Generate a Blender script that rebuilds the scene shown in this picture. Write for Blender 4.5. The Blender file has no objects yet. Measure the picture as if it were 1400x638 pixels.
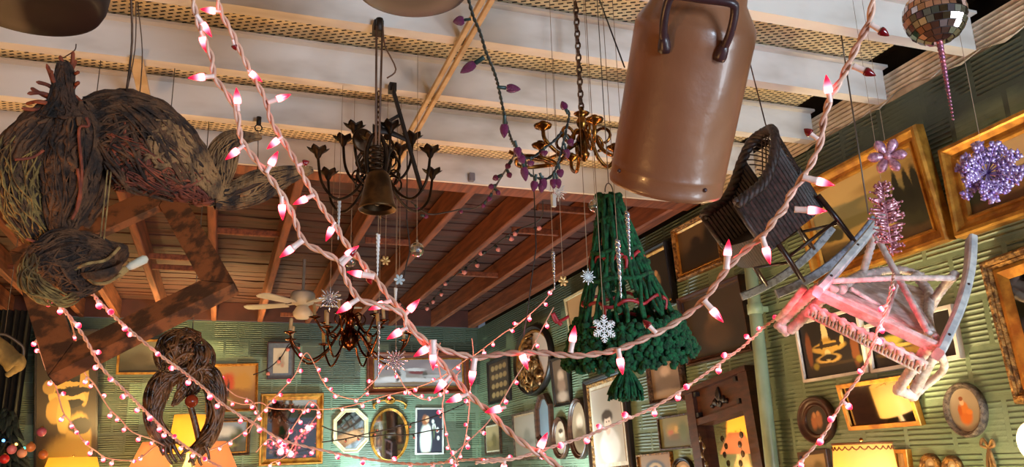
import bpy, math, random
from mathutils import Vector, Matrix, Quaternion
random.seed(7)
C = bpy.context.scene.collection
PI = math.pi
# ---------------------------------------------------------------- camera model (photo 1400x638)
F = 1121.0; EYE = 1.6
CX = (0.9448779927747875, 0.06362331780698537, 0.3211816498511705)
CD = (-0.3263049857371929, 0.2639588718370345, 0.9076622556113977)
CU = (-0.02703026179930325, -0.9624332638732678, 0.2701695348060358)
def dot(a, b): return a[0]*b[0]+a[1]*b[1]+a[2]*b[2]
def ray(px, py):
    v = (px-700, py-319, F)
    return Vector((dot(v, CX), dot(v, CD), dot(v, CU)))
def at(px, py, d): return Vector((0, 0, EYE))+ray(px, py).normalized()*d
def aty(px, py, Y): r = ray(px, py); return Vector((0, 0, EYE))+r*(Y/r.y)
def atx(px, py, X): r = ray(px, py); return Vector((0, 0, EYE))+r*(X/r.x)
def atz(px, py, Z): r = ray(px, py); return Vector((0, 0, EYE))+r*((Z-EYE)/r.z)
def proj(p):
    v = (p[0], p[1], p[2]-EYE)
    c = [v[0]*CX[i]+v[1]*CD[i]+v[2]*CU[i] for i in range(3)]
    return (700+F*c[0]/c[2], 319+F*c[1]/c[2])
cam = bpy.data.cameras.new('camera'); cam.sensor_width = 36; cam.lens = F/1400*36; cam.clip_start = .05
co = bpy.data.objects.new('camera', cam); C.objects.link(co)
cr = [CX[0], CD[0], CU[0]]; cd = [CX[1], CD[1], CU[1]]; cf = [CX[2], CD[2], CU[2]]
co.matrix_world = Matrix(((cr[0], -cd[0], -cf[0], 0), (cr[1], -cd[1], -cf[1], 0), (cr[2], -cd[2], -cf[2], EYE), (0, 0, 0, 1)))
bpy.context.scene.camera = co
IMR, IMD, IMF = Vector(cr), Vector(cd), Vector(cf)

# ---------------------------------------------------------------- materials
def hx(s):
    s = s.lstrip('#'); o = []
    for i in (0, 2, 4):
        c = int(s[i:i+2], 16)/255
        o.append(c/12.92 if c <= .04045 else ((c+.055)/1.055)**2.4)
    return (o[0], o[1], o[2], 1)
class NT:
    def __init__(s, name):
        s.m = bpy.data.materials.new(name); s.m.use_nodes = True
        s.t = s.m.node_tree; s.n = s.t.nodes; s.b = s.n['Principled BSDF']
    def new(s, ty, **kw):
        n = s.n.new(ty)
        for k, v in kw.items():
            if k.startswith('i_'):
                k = k[2:]; k = int(k) if k.isdigit() else k
                if hasattr(v, 'links'): s.t.links.new(v, n.inputs[k])
                else: n.inputs[k].default_value = v
            else: setattr(n, k, v)
        return n
    def link(s, a, b): s.t.links.new(a, b)
    def coord(s, kind='Object'): return s.new('ShaderNodeTexCoord').outputs[kind]
    def math(s, op, a, b=0.0):
        n = s.new('ShaderNodeMath', operation=op)
        for i, x in enumerate((a, b)):
            if hasattr(x, 'links'): s.link(x, n.inputs[i])
            else: n.inputs[i].default_value = x
        return n.outputs[0]
    def mix(s, f, a, b):
        n = s.new('ShaderNodeMix', data_type='RGBA')
        for i, x in ((0, f), (6, a), (7, b)):
            if hasattr(x, 'links'): s.link(x, n.inputs[i])
            else: n.inputs[i].default_value = x
        return n.outputs[2]
    def noise(s, vec, scale, detail=4, rough=.55):
        n = s.new('ShaderNodeTexNoise', i_Scale=scale, i_Detail=detail, i_Roughness=rough)
        if vec is not None: s.link(vec, n.inputs['Vector'])
        return n.outputs['Fac']
    def mapping(s, vec, scale=(1, 1, 1), rot=(0, 0, 0)):
        n = s.new('ShaderNodeMapping'); s.link(vec, n.inputs['Vector'])
        n.inputs['Scale'].default_value = scale; n.inputs['Rotation'].default_value = rot
        return n.outputs[0]
    def ramp(s, f, a, b):
        n = s.new('ShaderNodeMapRange', interpolation_type='SMOOTHSTEP'); s.link(f, n.inputs[0])
        n.inputs[1].default_value = a; n.inputs[2].default_value = b
        return n.outputs[0]
    def bump(s, h, strength=.5, dist=.01):
        n = s.new('ShaderNodeBump', i_Strength=strength, i_Distance=dist); s.link(h, n.inputs['Height'])
        s.link(n.outputs[0], s.b.inputs['Normal'])
def mat(name, col, col2=None, rough=.6, metal=0, ns=8, bump=0, bscale=30, stretch=(1, 1, 1), contrast=(.35, .65), bd=.01, spec=None, coat=0):
    t = NT(name)
    a = hx(col) if isinstance(col, str) else col
    t.b.inputs['Roughness'].default_value = rough; t.b.inputs['Metallic'].default_value = metal
    if spec is not None: t.b.inputs['Specular IOR Level'].default_value = spec
    if coat: t.b.inputs['Coat Weight'].default_value = coat
    v = t.mapping(t.coord(), stretch)
    if col2:
        t.link(t.mix(t.ramp(t.noise(v, ns), *contrast), a, hx(col2)), t.b.inputs['Base Color'])
    else: t.b.inputs['Base Color'].default_value = a
    if bump: t.bump(t.noise(v, bscale, 6), bump, bd)
    return t.m
def emis(name, col, st, base=None):
    t = NT(name); t.b.inputs['Base Color'].default_value = hx(base or col); t.b.inputs['Roughness'].default_value = .4
    t.b.inputs['Emission Color'].default_value = hx(col); t.b.inputs['Emission Strength'].default_value = st
    return t.m

def shade(name, col, st, base):
    m = emis(name, col, st, base); t = m.node_tree; b = t.nodes['Principled BSDF']; o = t.nodes['Material Output']
    tr = t.nodes.new('ShaderNodeBsdfTranslucent'); tr.inputs[0].default_value = hx(base); mx = t.nodes.new('ShaderNodeMixShader'); mx.inputs[0].default_value = .45
    t.links.new(b.outputs[0], mx.inputs[1]); t.links.new(tr.outputs[0], mx.inputs[2]); t.links.new(mx.outputs[0], o.inputs[0]); return m
# ---------------------------------------------------------------- mesh builder
def wloc(o):
    v = Vector(o.location)
    while o.parent is not None: o = o.parent; v = v+Vector(o.location)
    return v
class MB:
    def __init__(s): s.v = []; s.f = []; s.sm = []; s.mi = []; s.uv = {}
    def add(s, vs, fs, smooth=False, m=0):
        k = len(s.v); s.v += [Vector(p) for p in vs]
        for f in fs: s.f.append(tuple(i+k for i in f)); s.sm.append(smooth); s.mi.append(m)
        return k
    def box(s, c, size, R=None, m=0):
        x, y, z = size[0]/2, size[1]/2, size[2]/2; c = Vector(c)
        vs = [Vector((i*x, j*y, k*z)) for i in (-1, 1) for j in (-1, 1) for k in (-1, 1)]
        if R is not None: vs = [R @ p for p in vs]
        s.add([p+c for p in vs], [(0, 1, 3, 2), (4, 6, 7, 5), (0, 4, 5, 1), (2, 3, 7, 6), (0, 2, 6, 4), (1, 5, 7, 3)], m=m)
    def beam(s, a, b, w, h, up=Vector((0, 0, 1)), m=0, bev=.12):
        a, b = Vector(a), Vector(b); t = (b-a).normalized(); x = t.cross(up).normalized(); y = x.cross(t)
        e = min(w, h)*bev
        prof = [(-w/2+e, -h/2), (w/2-e, -h/2), (w/2, -h/2+e), (w/2, h/2-e), (w/2-e, h/2), (-w/2+e, h/2), (-w/2, h/2-e), (-w/2, -h/2+e)]
        n = len(prof)
        vs = [p+x*u+y*v for p in (a, b) for u, v in prof]
        s.add(vs, [(i, (i+1) % n, n+(i+1) % n, n+i) for i in range(n)]+[tuple(range(n))[::-1], tuple(range(n, 2*n))], m=m)
    def tube(s, path, r, n=8, cap=True, m=0, flat=None, smooth=True, up=None):
        path = [Vector(p) for p in path]; L = len(path)
        rr = r if isinstance(r, (list, tuple)) else [r]*L
        prev = None; vs = []
        for i, p in enumerate(path):
            t = (path[min(i+1, L-1)]-path[max(i-1, 0)])
            t = t.normalized() if t.length > 1e-9 else Vector((0, 0, 1))
            if prev is None:
                q = Vector(up) if up is not None else (Vector((0, 0, 1)) if abs(t.z) < .9 else Vector((1, 0, 0)))
            else: q = prev
            x = (q-t*q.dot(t)); x = x.normalized() if x.length > 1e-6 else t.orthogonal().normalized()
            prev = x; y = t.cross(x)
            fx, fy = flat if flat else (1, 1)
            for k in range(n):
                a = 2*PI*k/n; vs.append(p+(x*math.cos(a)*fx+y*math.sin(a)*fy)*rr[i])
        fs = [(i*n+k, i*n+(k+1) % n, (i+1)*n+(k+1) % n, (i+1)*n+k) for i in range(L-1) for k in range(n)]
        if cap: fs += [tuple(range(n))[::-1], tuple(range((L-1)*n, L*n))]
        s.add(vs, fs, smooth, m)
    def lathe(s, prof, n=24, M=None, m=0, smooth=True, fn=None, arc=None):
        vs = []
        for i, (r, z) in enumerate(prof):
            for k in range(n):
                a = 2*PI*k/n; p = Vector((r*math.cos(a), r*math.sin(a), z))
                if fn: p = fn(p, a, i)
                vs.append(M @ p if M is not None else p)
        L = len(prof)
        fs = [(i*n+k, i*n+(k+1) % n, (i+1)*n+(k+1) % n, (i+1)*n+k) for i in range(L-1) for k in range(n)]
        s.add(vs, fs, smooth, m)
    def sphere(s, c, r, n=12, rings=8, sc=(1, 1, 1), M=None, m=0, noise=0):
        c = Vector(c); vs = []
        for i in range(rings+1):
            th = PI*i/rings
            for k in range(n):
                a = 2*PI*k/n
                q = 1+(random.uniform(-noise, noise) if noise and 0 < i < rings else 0)
                p = Vector((math.sin(th)*math.cos(a)*sc[0], math.sin(th)*math.sin(a)*sc[1], math.cos(th)*sc[2]))*r*q
                vs.append((M @ p if M is not None else p)+c)
        s.add(vs, [(i*n+k, (i+1)*n+k, (i+1)*n+(k+1) % n, i*n+(k+1) % n) for i in range(rings) for k in range(n)], True, m)
    def build(s, name, mats, parent=None, origin=None):
        me = bpy.data.meshes.new(name)
        if origin is None:
            if parent is not None: origin = wloc(parent)
            elif s.v:
                origin = Vector([(min(p[i] for p in s.v)+max(p[i] for p in s.v))/2 for i in range(3)])
            else: origin = Vector()
        origin = Vector(origin)
        me.from_pydata([p-origin for p in s.v], [], s.f)
        for q in (mats if isinstance(mats, (list, tuple)) else [mats]): me.materials.append(q)
        for i, p in enumerate(me.polygons): p.use_smooth = s.sm[i]; p.material_index = s.mi[i]
        if s.uv:
            u = me.uv_layers.new(name='UVMap')
            for lp in me.loops: u.data[lp.index].uv = s.uv.get(lp.vertex_index, (0, 0))
        me.update()
        o = bpy.data.objects.new(name, me); C.objects.link(o)
        if parent is not None:
            o.parent = parent; o.location = origin-wloc(parent)
        else: o.location = origin
        return o
def tag(o, label=None, cat=None, group=None, kind=None):
    if label: o['label'] = label
    if cat: o['category'] = cat
    if group: o['group'] = group
    if kind: o['kind'] = kind
    return o
def thing(name, label, cat, loc, group=None):
    o = bpy.data.objects.new(name, None); C.objects.link(o); o.location = loc; o.empty_display_size = .05
    return tag(o, label, cat, group)
def struct(name, mb, m): return tag(mb.build(name, m), kind='structure')
def cr_path(pts, per=6):
    pts = [Vector(p) for p in pts]; out = []
    for i in range(len(pts)-1):
        p0 = pts[max(i-1, 0)]; p1 = pts[i]; p2 = pts[i+1]; p3 = pts[min(i+2, len(pts)-1)]
        for k in range(per):
            t = k/per
            out.append(.5*((2*p1)+(p2-p0)*t+(2*p0-5*p1+4*p2-p3)*t*t+(3*p1-p0-3*p2+p3)*t**3))
    out.append(pts[-1]); return out
def resample(path, step):
    out = [path[0].copy()]; acc = 0
    for a, b in zip(path, path[1:]):
        L = (b-a).length; 
        if L < 1e-9: continue
        pos = step-acc
        while pos <= L:
            out.append(a+(b-a)*(pos/L)); pos += step
        acc = L-(pos-step)
    if (out[-1]-path[-1]).length > step*.3: out.append(path[-1].copy())
    return out
def Mz(loc, axis=Vector((0, 0, 1)), roll=0):
    q = Vector((0, 0, 1)).rotation_difference(Vector(axis).normalized())
    return Matrix.Translation(loc) @ q.to_matrix().to_4x4() @ Matrix.Rotation(roll, 4, 'Z')
def ceil_above(p): return 3.2

# ---------------------------------------------------------------- palette
M = {}
def P_paint(name, c, c2, ns=3):
    return mat(name, c, c2, rough=.65, ns=ns, bump=.15, bscale=60)
M['white_steel'] = mat('white painted steel', '#d3ccc4', '#aa9d90', rough=.55, ns=3.5, contrast=(.45, .75), bump=.1, bscale=25, stretch=(.4, 1, 1))
M['siding'] = mat('white ribbed siding', '#c9bfae', '#a89c8a', rough=.7, ns=12)
M['void'] = mat('near black cavity shade', '#0b0807', rough=1)
def lath():
    t = NT('expanded metal lath'); v = t.coord()
    mp = t.mapping(v, (1, 1, 1), (0, 0, math.radians(28)))
    b = t.new('ShaderNodeTexBrick', offset=.5, i_Scale=1.0, i_Color1=(0, 0, 0, 1), i_Color2=(0, 0, 0, 1), i_Mortar=(1, 1, 1, 1))
    b.inputs['Mortar Size'].default_value = .0085; b.inputs['Mortar Smooth'].default_value = .25
    b.inputs['Brick Width'].default_value = .036; b.inputs['Row Height'].default_value = .024
    t.link(mp, b.inputs['Vector'])
    n = t.ramp(t.noise(v, 5), .3, .7)
    base = t.mix(n, hx('#d9cbaa'), hx('#c4b08a'))
    t.link(t.mix(b.outputs['Color'], hx('#140d08'), base), t.b.inputs['Base Color'])
    t.b.inputs['Roughness'].default_value = .7
    t.bump(b.outputs['Color'], .8, .01); return t.m
M['lath'] = lath()
def greenwall():
    t = NT('green painted scratched tile'); v = t.new('ShaderNodeNewGeometry').outputs['Position']
    sep = t.new('ShaderNodeSeparateXYZ'); t.link(v, sep.inputs[0])
    z = sep.outputs[2]; h = t.math('ADD', sep.outputs[0], sep.outputs[1])
    wob = t.noise(v, 2.5, 3); 
    zz = t.math('ADD', z, t.math('MULTIPLY', wob, .012))
    ridge = t.math('SINE', t.math('MULTIPLY', zz, 2*PI/.022))
    ridge = t.math('POWER', t.math('MULTIPLY', t.math('ADD', ridge, 1.0), .5), 2.5)
    cell = t.new('ShaderNodeCombineXYZ'); t.link(h, cell.inputs[0]); t.link(z, cell.inputs[1])
    br = t.new('ShaderNodeTexBrick', offset=.5, i_Scale=1.0, i_Color1=(0, 0, 0, 1), i_Color2=(1, 1, 1, 1), i_Mortar=(.5, .5, .5, 1))
    br.inputs['Brick Width'].default_value = .26; br.inputs['Row Height'].default_value = .2; br.inputs['Mortar Size'].default_value = .012
    t.link(cell.outputs[0], br.inputs['Vector'])
    patch = t.ramp(t.math('ADD', t.math('MULTIPLY', br.outputs['Color'], .45), t.noise(v, 4.5, 4)), .55, .72)
    hgt = t.math('MULTIPLY', ridge, t.math('ADD', t.math('MULTIPLY', patch, .85), .07))
    hgt = t.math('MULTIPLY', hgt, t.math('SUBTRACT', 1.0, br.outputs['Fac']))
    hgt = t.math('ADD', hgt, t.math('MULTIPLY', t.noise(v, 22, 6), .5))
    hgt = t.math('SUBTRACT', hgt, t.math('MULTIPLY', br.outputs['Fac'], .1))
    t.bump(hgt, .75, .013)
    c = t.mix(t.ramp(t.noise(v, 1.3), .35, .7), hx('#788c70'), hx('#637862'))
    c = t.mix(t.math('MULTIPLY', t.ramp(t.noise(v, 9, 6), .58, .7), .4), c, hx('#4e6254'))
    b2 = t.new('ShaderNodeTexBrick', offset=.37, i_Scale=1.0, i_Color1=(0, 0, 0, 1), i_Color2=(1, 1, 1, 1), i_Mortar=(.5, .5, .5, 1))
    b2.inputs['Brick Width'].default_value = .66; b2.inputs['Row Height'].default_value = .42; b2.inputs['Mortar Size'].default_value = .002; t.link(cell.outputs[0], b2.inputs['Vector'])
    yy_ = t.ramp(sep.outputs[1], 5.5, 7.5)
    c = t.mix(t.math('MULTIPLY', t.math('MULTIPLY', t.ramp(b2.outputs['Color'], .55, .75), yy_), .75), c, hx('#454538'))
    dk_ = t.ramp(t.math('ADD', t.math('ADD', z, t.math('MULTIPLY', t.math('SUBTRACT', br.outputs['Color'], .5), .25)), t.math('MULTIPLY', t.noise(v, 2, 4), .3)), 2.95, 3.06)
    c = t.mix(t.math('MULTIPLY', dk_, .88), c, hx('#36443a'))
    t.link(c, t.b.inputs['Base Color']); t.b.inputs['Roughness'].default_value = .45
    return t.m
M['green'] = greenwall()
M['pipe'] = mat('pale green pipe paint', '#93a688', '#84987a', rough=.4, ns=5)
M['joist'] = mat('old pine joist', '#804424', '#5c2c14', rough=.7, ns=5, stretch=(6, .5, 6), bump=.15, bscale=8)
M['board'] = mat('red brown ceiling boards', '#4a2013', '#30130b', rough=.75, ns=3, stretch=(.5, 5, 5), bump=.2, bscale=10)
M['header'] = mat('dark header board', '#4a2017', '#391711', rough=.7, ns=4)
M['cream_wood'] = mat('cream painted batten', '#cdb48e', '#b89a70', rough=.6, ns=8)
M['floor'] = mat('worn brown floor', '#5a4030', '#463226', rough=.6, ns=4)
M['plain_wall'] = P_paint('dull olive wall', '#5d6553', '#525a49')
M['gold'] = mat('gilt moulding', '#c08a35', '#8f5c1e', rough=.38, metal=.55, ns=14, bump=.15, bscale=60)
M['gold_ornate'] = mat('carved gilt moulding', '#b08040', '#5c3a18', rough=.45, metal=.5, ns=45, bump=.9, bscale=55, bd=.02)
M['walnut'] = mat('dark walnut', '#4a2c1c', '#341d12', rough=.4, ns=5, stretch=(1, 1, 6), bump=.1)
M['black_frame'] = mat('ebonised frame', '#241d1a', '#18120f', rough=.4, ns=10, bump=.2, bscale=70)
M['carved_brown'] = mat('carved brown frame', '#5b4028', '#2c1c12', rough=.5, ns=40, bump=.9, bscale=50, bd=.02)
M['grey_carved'] = mat('carved grey frame', '#7a6a58', '#463a30', rough=.5, ns=40, bump=.9, bscale=50, bd=.02)
M['mahogany'] = mat('red mahogany moulding', '#7a3c20', '#5c2a16', rough=.35, ns=6, stretch=(1, 1, 4))
M['ivory'] = mat('ivory painted moulding', '#d8cda6', '#c2b488', rough=.45, ns=9)
M['white_frame'] = mat('white painted moulding', '#cfcac4', '#b5aea8', rough=.5, ns=9)
M['mirror'] = mat('mirror glass', (.82, .84, .85, 1), rough=.03, metal=1)
M['linen'] = mat('cream mat board', '#d3c8b2', '#c2b598', rough=.8, ns=20)
M['bluegrey'] = mat('blue grey mat board', '#6f7680', '#626a74', rough=.8, ns=20)
M['brass'] = mat('aged brass', '#95652c', '#45290f', rough=.25, metal=.95, ns=9)
M['bronze'] = mat('dark bronze', '#3c2c1e', '#1e150e', rough=.42, metal=.85, ns=12)
M['copper'] = mat('dark polished copper', '#7c4628', '#3a2010', rough=.2, metal=1, ns=6)
M['iron'] = mat('black iron', '#1c1613', '#2b211b', rough=.55, metal=.4, ns=20)
M['chain'] = mat('rusty chain', '#5b3f2c', '#35231a', rough=.5, metal=.7, ns=30)
M['candle'] = mat('cream candle sleeve', '#d9c493', '#c2a86e', rough=.5, ns=14)
M['fan_white'] = mat('white fan enamel', '#cfc8ba', '#bdb5a6', rough=.4, ns=4)
M['glass_shade'] = mat('milk glass', '#e4d9c8', rough=.25)
M['can'] = mat('brown enamel paint', '#8a5c40', '#774c34', rough=.33, ns=3, bump=.25, bscale=5, bd=.02, coat=.15)
M['handle'] = mat('dark maroon handle paint', '#3a2226', '#2a181b', rough=.35, ns=10)
M['green_yarn'] = mat('dark green yarn', '#08542c', '#032c15', rough=.95, ns=60, bump=.9, bscale=160, bd=.006)
M['red_ribbon'] = mat('red ribbon', '#a31621', '#7c0f18', rough=.5, ns=12)
M['wicker_dark'] = mat('dark wicker', '#382a28', '#1a1210', rough=.5, ns=40, bump=.6, bscale=90, bd=.006)
M['wicker_shade'] = mat('shaded dark wicker', '#2a201d', '#15100e', rough=.55, ns=40, bump=.5, bscale=90, bd=.006)  # darker wicker copy, shade in and under the seat put into its colour
M['rocker_dark'] = mat('worn blue black rocker', '#77808f', '#565d69', rough=.55, ns=55, contrast=(.42, .6))
M['dark_leg'] = mat('dark varnished leg', '#2c1a18', '#1c100f', rough=.3, ns=10)
M['white_chair'] = mat('chalky white chair paint', '#c9beb8', '#a3938c', rough=.6, ns=30, bump=.4, bscale=60)
M['white_rocker'] = mat('worn white rocker', '#c6c9c5', '#9a9fa3', rough=.45, ns=18)
M['bark'] = mat('dry dark bark', '#4c2c17', '#1a0e07', rough=.85, ns=20, bump=.9, bscale=45, bd=.02)
M['bark_mid'] = mat('brown bark strips', '#5f3a1e', '#241207', rough=.85, ns=24, bump=.8, bscale=50, bd=.015)
M['fibre'] = mat('tan dry fibre', '#a07c48', '#6a4a26', rough=.9, ns=30, bump=.6, bscale=70)
M['moss'] = mat('mossy lichen strands', '#8a6a34', '#4a3216', rough=.9, ns=30, bump=.7, bscale=60)
M['rust'] = mat('rust red twigs', '#8a3d1e', '#5e2412', rough=.8, ns=30)
M['paper_bark'] = mat('papery tan bark', '#94673c', '#2e1a0e', rough=.85, ns=16, bump=1, bscale=22, bd=.025, stretch=(1.5, 1, .6))
M['vine'] = mat('glossy dark vine', '#6e4a2c', '#1a0e07', rough=.26, ns=14, bump=.5, bscale=50)
M['barn_wood'] = mat('weathered brown timber', '#7a4624', '#3c2010', rough=.6, ns=5, stretch=(3, 3, 3), bump=.35, bscale=14, contrast=(.42, .58))
M['tin_tub'] = mat('dark maroon enamel', '#22100d', '#160907', rough=.5, ns=5)
M['grey_tub'] = mat('dark plum enamel', '#30242a', '#261b20', rough=.45, ns=5)
M['highlight_strip'] = mat('orange highlight strip', '#a04a26', '#7c3418', rough=.5, ns=10)
M['cord_white'] = mat('white wire with bulb tint', '#d6a890', '#c48e78', rough=.4, ns=30)  # pink glow of the bulbs put into the white wire's colour
M['cord_green'] = mat('dark green wire', '#16201b', '#0e1512', rough=.45, ns=30)
M['cord_black'] = mat('black wire', '#120f0f', rough=.5)
M['thread'] = mat('thin cotton thread', '#8b7660', rough=.8)
M['wire_grey'] = mat('grey steel wire', '#5d554c', rough=.45, metal=.5)
M['socket_white'] = mat('white lamp socket', '#e3c2b6', rough=.35)
M['socket_green'] = mat('green lamp socket', '#1a302d', rough=.4)
M['bulb_off'] = mat('unlit red bulb', '#6d0d14', rough=.15)
M['bulb_purple'] = mat('unlit purple faceted bulb', '#86305e', '#4a1638', rough=.2, ns=60, bump=.8, bscale=120, bd=.004)
M['bulb_pale'] = mat('unlit pale pink bulb', '#c07a74', rough=.3)
def hotbulb(name, core, tip, s, lo=.2, hi=.8, tf=.14):
    t = NT(name); g = t.coord('Generated')
    sp = t.new('ShaderNodeSeparateXYZ'); t.link(g, sp.inputs[0])
    f = t.ramp(sp.outputs[2], lo, hi)
    t.link(t.mix(f, hx(core), hx(tip)), t.b.inputs['Emission Color'])
    t.link(t.math('ADD', t.math('MULTIPLY', t.math('SUBTRACT', 1.0, f), s), s*tf), t.b.inputs['Emission Strength'])
    t.b.inputs['Base Color'].default_value = hx('#c02040'); t.b.inputs['Roughness'].default_value = .2
    return t.m
M['bulb_hot'] = hotbulb('lit pink bulb', '#ff5f68', '#ff1236', 8)
M['bulb_fairy'] = hotbulb('lit pink fairy bulb', '#ff5a68', '#ff1c3c', 10, .5, .92, .16)
M['silver'] = mat('silver mirror tiles', '#cfd0cf', rough=.12, metal=1)
M['glitter'] = mat('silver glitter', '#d5d5da', '#9a9aa2', rough=.25, metal=.8, ns=120)
M['clear'] = mat('clear acrylic', '#dfe6ea', rough=.08, spec=.8)
M['snow_white'] = mat('white paper snowflake', '#e0dcdc', rough=.6)
M['snow_blue'] = mat('pale blue glitter', '#b7cdd8', '#8ba8b8', rough=.35, ns=90)
M['snow_gold'] = mat('pale gold glitter', '#b79a62', rough=.35, metal=.5)
M['purple_glitter'] = mat('lilac glitter', '#c9b0d4', '#8460a4', rough=.25, metal=.45, ns=90)
M['pink_glitter'] = mat('rose pink glitter', '#d39aa2', '#9a5a68', rough=.25, metal=.45, ns=90)
M['tile_mirror'] = mat('bevelled mirror tile', '#e6c9c4', rough=.06, metal=1)
M['grout'] = mat('ball core', '#3a2c2a', rough=.7)
M['pink_lilac'] = mat('pink lilac glitter', '#d2a2b6', '#94627e', rough=.3, metal=.3, ns=90)
M['shade_cream'] = shade('lit cream lamp shade', '#ffb648', .95, '#e8d29a')
M['shade_pink'] = shade('lit blush lamp shade', '#ff9a52', .55, '#d9a888')
M['shade_yellow'] = shade('lit yellow lamp shade', '#ffae30', .8, '#e3bd6a')
M['trim_brown'] = mat('brown braid', '#7a4a24', rough=.7)
M['ceramic'] = mat('cream ceramic', '#cdbd98', '#b09a72', rough=.25, ns=6)
M['cabinet'] = mat('dark cabinet wood', '#4c2a1a', '#381d11', rough=.45, ns=5, stretch=(2, 2, 8), bump=.1)
M['curtain'] = mat('near black curtain', '#1a1712', '#100e0b', rough=.9, ns=9)
M['pine'] = mat('dark fir needles', '#16261a', '#0b140d', rough=.8, ns=40)
M['wicker_tan'] = mat('tan cane', '#a98a58', rough=.6)
M['stone_dark'] = mat('polished dark agate', '#3a2a20', '#6b5a3a', rough=.1, ns=60)
# ================================================================= the room
XR, XL, YB, YF, ZC = 2.88, -2.4, 9.5, -3.5, 3.2
def bx(x0, x1, y0, y1, z0, z1):
    b = MB(); b.box(((x0+x1)/2, (y0+y1)/2, (z0+z1)/2), (x1-x0, y1-y0, z1-z0)); return b
struct('floor', bx(XL-.1, XR+.1, YF, YB+.1, -.1, 0), M['floor'])
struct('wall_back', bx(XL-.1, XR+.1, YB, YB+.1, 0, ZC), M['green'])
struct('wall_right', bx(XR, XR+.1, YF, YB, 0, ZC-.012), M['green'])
struct('wall_left', bx(XL-.1, XL, YF, YB, 0, 3.5), M['plain_wall'])
b = MB()
for x0, x1, z0, z1 in ((XL, XL+.6, 0, 3.5), (XR-.5, XR, 0, 3.5), (XL+.6, XR-.5, 0, .7), (XL+.6, XR-.5, 2.9, 3.5)):
    b.box(((x0+x1)/2, YF-.05, (z0+z1)/2), (x1-x0, .1, z1-z0))
struct('wall_front', b, M['plain_wall'])
b = MB(); b.box(((XL+2.77)/2, (YF+4.42)/2, 3.385), (2.77-XL, 4.42-YF, .02))
struct('ceiling', b, M['lath'])
# near-black boxes above the right wall paint the shade of its cavity
b = MB(); b.box((3.0, (YF+YB)/2, 3.42), (.04, YB-YF, .5)); b.box((2.88, (YF+YB)/2, 3.5), (.3, YB-YF, .04))
struct('trim', b, M['void'])
# ribbed white siding strip along the top of the right wall, ragged green paint edge below
b = MB(); ny = 150; y0, y1 = YF, 4.4
prof = []
random.seed(11)
ribs = [(3.17+.0115*k, 2.872-(.007 if k % 2 else 0)) for k in range(14)]
low = 0; vs = []
for i in range(ny+1):
    low += random.uniform(-.02, .02); low *= .9
    y = y0+(y1-y0)*i/ny
    for k, (z, x) in enumerate(ribs):
        vs.append((x, y, max(z, 3.185+low) if k < 9 else z))
nr = len(ribs)
b.add(vs, [(i*nr+k, i*nr+k+1, (i+1)*nr+k+1, (i+1)*nr+k) for i in range(ny) for k in range(nr-1)])
b.box((2.9, (y0+y1)/2, 3.25), (.035, y1-y0, .13))
struct('trim', b, M['siding'])
# pressed steel joists of the near ceiling
jy = [3.80, 3.28, 2.76, 2.26, 1.76, 1.26, .76, .26, -.24, -.74, -1.24, -1.74, -2.24, -2.74, -3.24]
for y in jy:
    b = MB(); x0, x1 = XL, 2.868
    pr = [(y, 3.2), (y, 3.352), (y-.035, 3.352), (y-.035, 3.364), (y+.01, 3.364), (y+.01, 3.208), (y+.06, 3.208), (y+.06, 3.2)]
    n = len(pr)
    b.add([(x, p, z) for x in (x0, x1) for p, z in pr], [(i, (i+1) % n, n+(i+1) % n, n+i) for i in range(n)]+[tuple(range(n)), tuple(range(2*n-1, n-1, -1))])
    struct('trim', b, M['white_steel'])
# cross beam: white fascia over a brown timber
struct('trim', bx(XL, 2.868, 4.405, 4.43, 3.203, 3.41), M['white_steel'])
b = MB(); b.box(((XL+2.868)/2, 4.50, 3.305), (2.868-XL, .14, .21)); struct('trim', b, M['joist'])
# timber joists and boards of the far ceiling
for x in (-2.1, -1.76, -1.45, -1.1, -.645, -.14, .345, .86, 1.36, 1.81, 2.32, 2.80):
    b = MB(); w = .055 if x < 2.7 else .1
    b.beam((x, 4.57, 3.295), (x, 9.52, 3.295), w, .19); struct('trim', b, M['joist'])
b = MB(); y = 4.57; random.seed(5)
while y < 9.6:
    w = random.uniform(.13, .2)
    segs = 24; sag = random.uniform(0, .014)
    vs = []
    for i in range(segs+1):
        x = XL+(XR-XL)*i/segs
        zz = 3.405-sag*abs(math.sin(x*PI/.49))-random.uniform(0, .003)
        vs += [(x, y, zz), (x, y+w-.007, zz+random.uniform(0, .006)), (x, y, zz+.02), (x, y+w-.007, zz+.02)]
    fs = []
    for i in range(segs):
        a, c = i*4, i*4+4
        fs += [(a, a+1, c+1, c), (a+2, c+2, c+3, a+3), (a, c, c+2, a+2), (a+1, a+3, c+3, c+1)]
    b.add(vs, fs); y += w
struct('ceiling', b, M['board'])
b = MB(); b.box(((XL+XR)/2, 7.1, 3.5), (XR-XL+.2, 5.3, .04)); struct('trim', b, M['void'])
struct('trim', bx(XL, XR, 9.46, 9.5, 3.203, 3.4), M['header'])
# bridging strips nailed between the joists
for (xa, ya), (xb, yb) in (((296, 316), (384, 325)), ((200, 352), (282, 356)), ((205, 366), (287, 371)), ((735, 286), (815, 292)),
                           ((700, 317), (770, 321)), ((620, 374), (690, 380)), ((10, 367), (20, 368)), ((380, 440), (440, 424)), ((500, 330), (560, 335))):
    pa, pb = atz(xa, ya, 3.235), atz(xb, yb, 3.235)
    ym = (pa.y+pb.y)/2
    b = MB(); b.beam((pa.x, ym, 3.25), (pb.x, ym, 3.25), .03, .045); struct('trim', b, M['joist'])
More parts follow.
